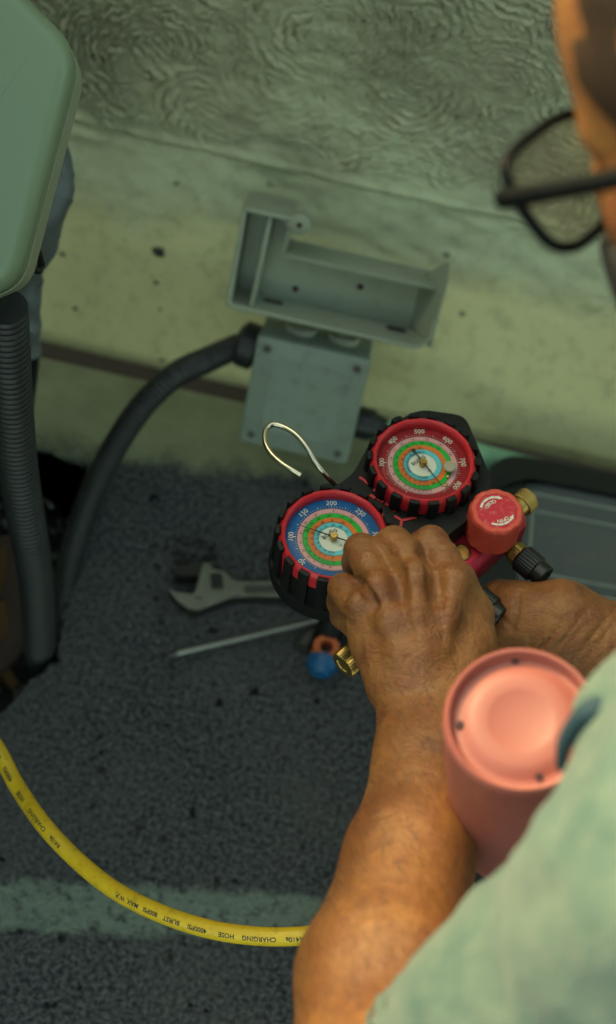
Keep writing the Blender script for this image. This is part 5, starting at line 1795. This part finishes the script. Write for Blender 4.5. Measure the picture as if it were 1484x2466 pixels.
# hair and face mask sit on the head
FQ = Field(A3(HC) - 0.16, A3(HC) + 0.17, 0.0030)
FQ.ell(hp_(-0.026, 0, 0.048), AX, (0.101, 0.081, 0.088), 0.02)
FQ.cone(hp_(-0.055, 0, -0.01), hp_(-0.062, 0, -0.04), 0.058, 0.050, 0.03)
for s_ in (-1, 1):
    FQ.ell(hp_(-0.004, s_ * 0.062, 0.010), AX, (0.020, 0.018, 0.034), 0.015)
    FQ.ell(hp_(0.034, s_ * 0.052, 0.036), AX, (0.028, 0.017, 0.040), 0.012)  # dark lump over the temple, added to stand for the face's shaded side
nf = (HF * 0.90 - HU * 0.42).normalized()
FQ.plane(hp_(0.074, 0, 0.062), A3(nf), 0.012)
FQ.plane(hp_(0, 0, -0.052), -AX[2], 0.006)
for s_ in (-1, 1):
    FQ.ell(hp_(0.016, s_ * 0.078, -0.022), AX, (0.020, 0.020, 0.030), 0.006, 'sub')
    FQ.ell(hp_(-0.020, s_ * 0.088, -0.014), AX, (0.020, 0.016, 0.034), 0.006, 'sub')
VQ_, QQ_ = FQ.mesh(); VQ_ = VQ_ + vnormals(VQ_, QQ_) * (0.003 * vfbm(VQ_, 60, 2, 8))[:, None]
ha = link('hair', field_mesh('hair', [(VQ_, QQ_)], M['hair']), person); ha.matrix_parent_inverse = inv(person)
FM_ = Field(A3(HC) - 0.16, A3(HC) + 0.16, 0.0030)
FM_.ell(hp_(0.034, 0, -0.052), AX, (0.076, 0.068, 0.066), 0.02)
FM_.cone(hp_(0.090, 0, -0.03), hp_(0.090, 0, -0.08), 0.024, 0.024, 0.03)
FM_.plane(hp_(0.05, 0, -0.030), AX[2], 0.004)
FM_.plane(hp_(0.020, 0, 0), -AX[0], 0.004)
VM_, QM_ = FM_.mesh()
fm = link('face_mask', field_mesh('face_mask', [(VM_, QM_)], M['mask_cloth']), person); fm.matrix_parent_inverse = inv(person)

# dark trim of the shirt opening seen at the shoulder
tp = crom([at(1475, 1690, .556), at(1428, 1712, .555), at(1388, 1742, .56), at(1360, 1790, .565), at(1350, 1850, .57)], 6)
tb = tube(tp, [mpx(x, .56) for x in np.interp(np.arange(len(tp)), [0, 6, 12, 18, 24], [26, 34, 24, 20, 12])], 12)
child('shirt_trim', tb, M['navy'], person)

# ------------------------------------------------------------------ eyeglasses
eg = empty('eyeglasses', hinge, 'black framed eyeglasses worn low on the crouching face', 'glasses')
def lens_outline(s_):
    pts = [(-0.0262, 0.006), (-0.0250, 0.0155), (-0.016, 0.0185), (0.0, 0.0190), (0.016, 0.0180), (0.0240, 0.0145), (0.0262, 0.004), (0.0225, -0.0130), (0.0120, -0.0200), (0.0, -0.0212), (-0.013, -0.0200), (-0.0225, -0.0125)]
    out = []
    for x, y in pts:
        l = s_ * (0.0385 + x * 1.08)
        wrap = 0.006 * (abs(l) / 0.07) ** 2
        out.append(HC + HF * (0.105 - wrap + 0.004 * (y / .02)) + HL * l + HU * (y * 1.12 + 0.0))
    return out
for s_ in (1, -1):
    o_ = lens_outline(s_)
    cl_ = crom(o_ + [o_[0]], 6)
    child('frame_rim', tube(cl_, 0.0024, 10), M['glasses'], eg)
    bm = bmesh.new()
    c_ = sum(o_, Vector()) / len(o_)
    vs = [bm.verts.new(p) for p in cl_[:-1]]; cv = bm.verts.new(c_ + HF * 0.0015)
    for i in range(len(vs)): bm.faces.new((vs[i], vs[(i + 1) % len(vs)], cv))
    child('lens', bm, M['lens_glass'], eg)
    h0 = HC + HF * 0.100 + HL * (s_ * 0.0705) + HU * 0.0075
    tpts = crom([h0 + HF * 0.002 - HL * s_ * 0.004, h0, HC + HF * 0.05 + HL * s_ * 0.0755 + HU * 0.0075, HC - HF * 0.010 + HL * s_ * 0.0785 + HU * 0.0075, HC - HF * 0.030 + HL * s_ * 0.0800 + HU * 0.000, HC - HF * 0.045 + HL * s_ * 0.0775 - HU * 0.024], 8)
    child('temple', tube(tpts, lambda t: 0.0042 - 0.0012 * t, 10), M['glasses'], eg)
bpts = crom([HC + HF * 0.104 + HL * 0.011 + HU * 0.010, HC + HF * 0.1075 + HU * 0.0125, HC + HF * 0.104 - HL * 0.011 + HU * 0.010], 6)
child('bridge', tube(bpts, 0.0022, 10), M['glasses'], eg)

# ------------------------------------------------------------------ pink refrigerant can
ct = at(1256, 1728, .672)
cb = at(1242, 2010, .835)
cd = (cb - ct).normalized()
crd = mpx(191, .672)
cn = empty('refrigerant_can', ct, 'glossy coral pink cylinder can seen from its recessed base with small holes', 'can')
o1 = (RC - cd * RC.dot(cd)).normalized(); o2 = cd.cross(o1)
CM = frame(ct, o1, o2, cd)
Rr = crd
prof = [(Rr * .02, 0.0042), (Rr * .33, 0.0042), (Rr * .40, 0.0034), (Rr * .44, 0.0032), (Rr * .58, 0.0032), (Rr * .66, 0.0038), (Rr * .74, 0.0058), (Rr * .80, 0.0068), (Rr * .85, 0.0064), (Rr * .885, 0.0030), (Rr * .91, 0.0005), (Rr * .94, 0.0), (Rr * .975, 0.0014), (Rr * .993, 0.0045), (Rr, 0.009),
        (Rr, 0.032), (Rr * 1.004, 0.034), (Rr * 1.004, 0.036), (Rr, 0.038), (Rr, 0.150), (Rr * .985, 0.160), (Rr * .93, 0.170), (Rr * .94, 0.172), (Rr * .80, 0.180), (Rr * .3, 0.190), (Rr * .28, 0.205), (Rr * .1, 0.206)]
cbody = child('can_body', lathe(prof, 96, m=CM), M['pink_can'], cn)
for (u, v) in ((1240, 1588), (1354, 1602), (1108, 1746), (1297, 1869), (1400, 1790)):
    r_ = ray(u, v); t = (ct + cd * 0.0062 - CAM).dot(cd) / r_.dot(cd); p = CAM + r_ * t
    child('vent_hole', lathe([(0.0019, -0.0012), (0.0019, 0.004)], 16, m=frame(p, o1, o2, cd)), M['can_hole'], cn, cbody)
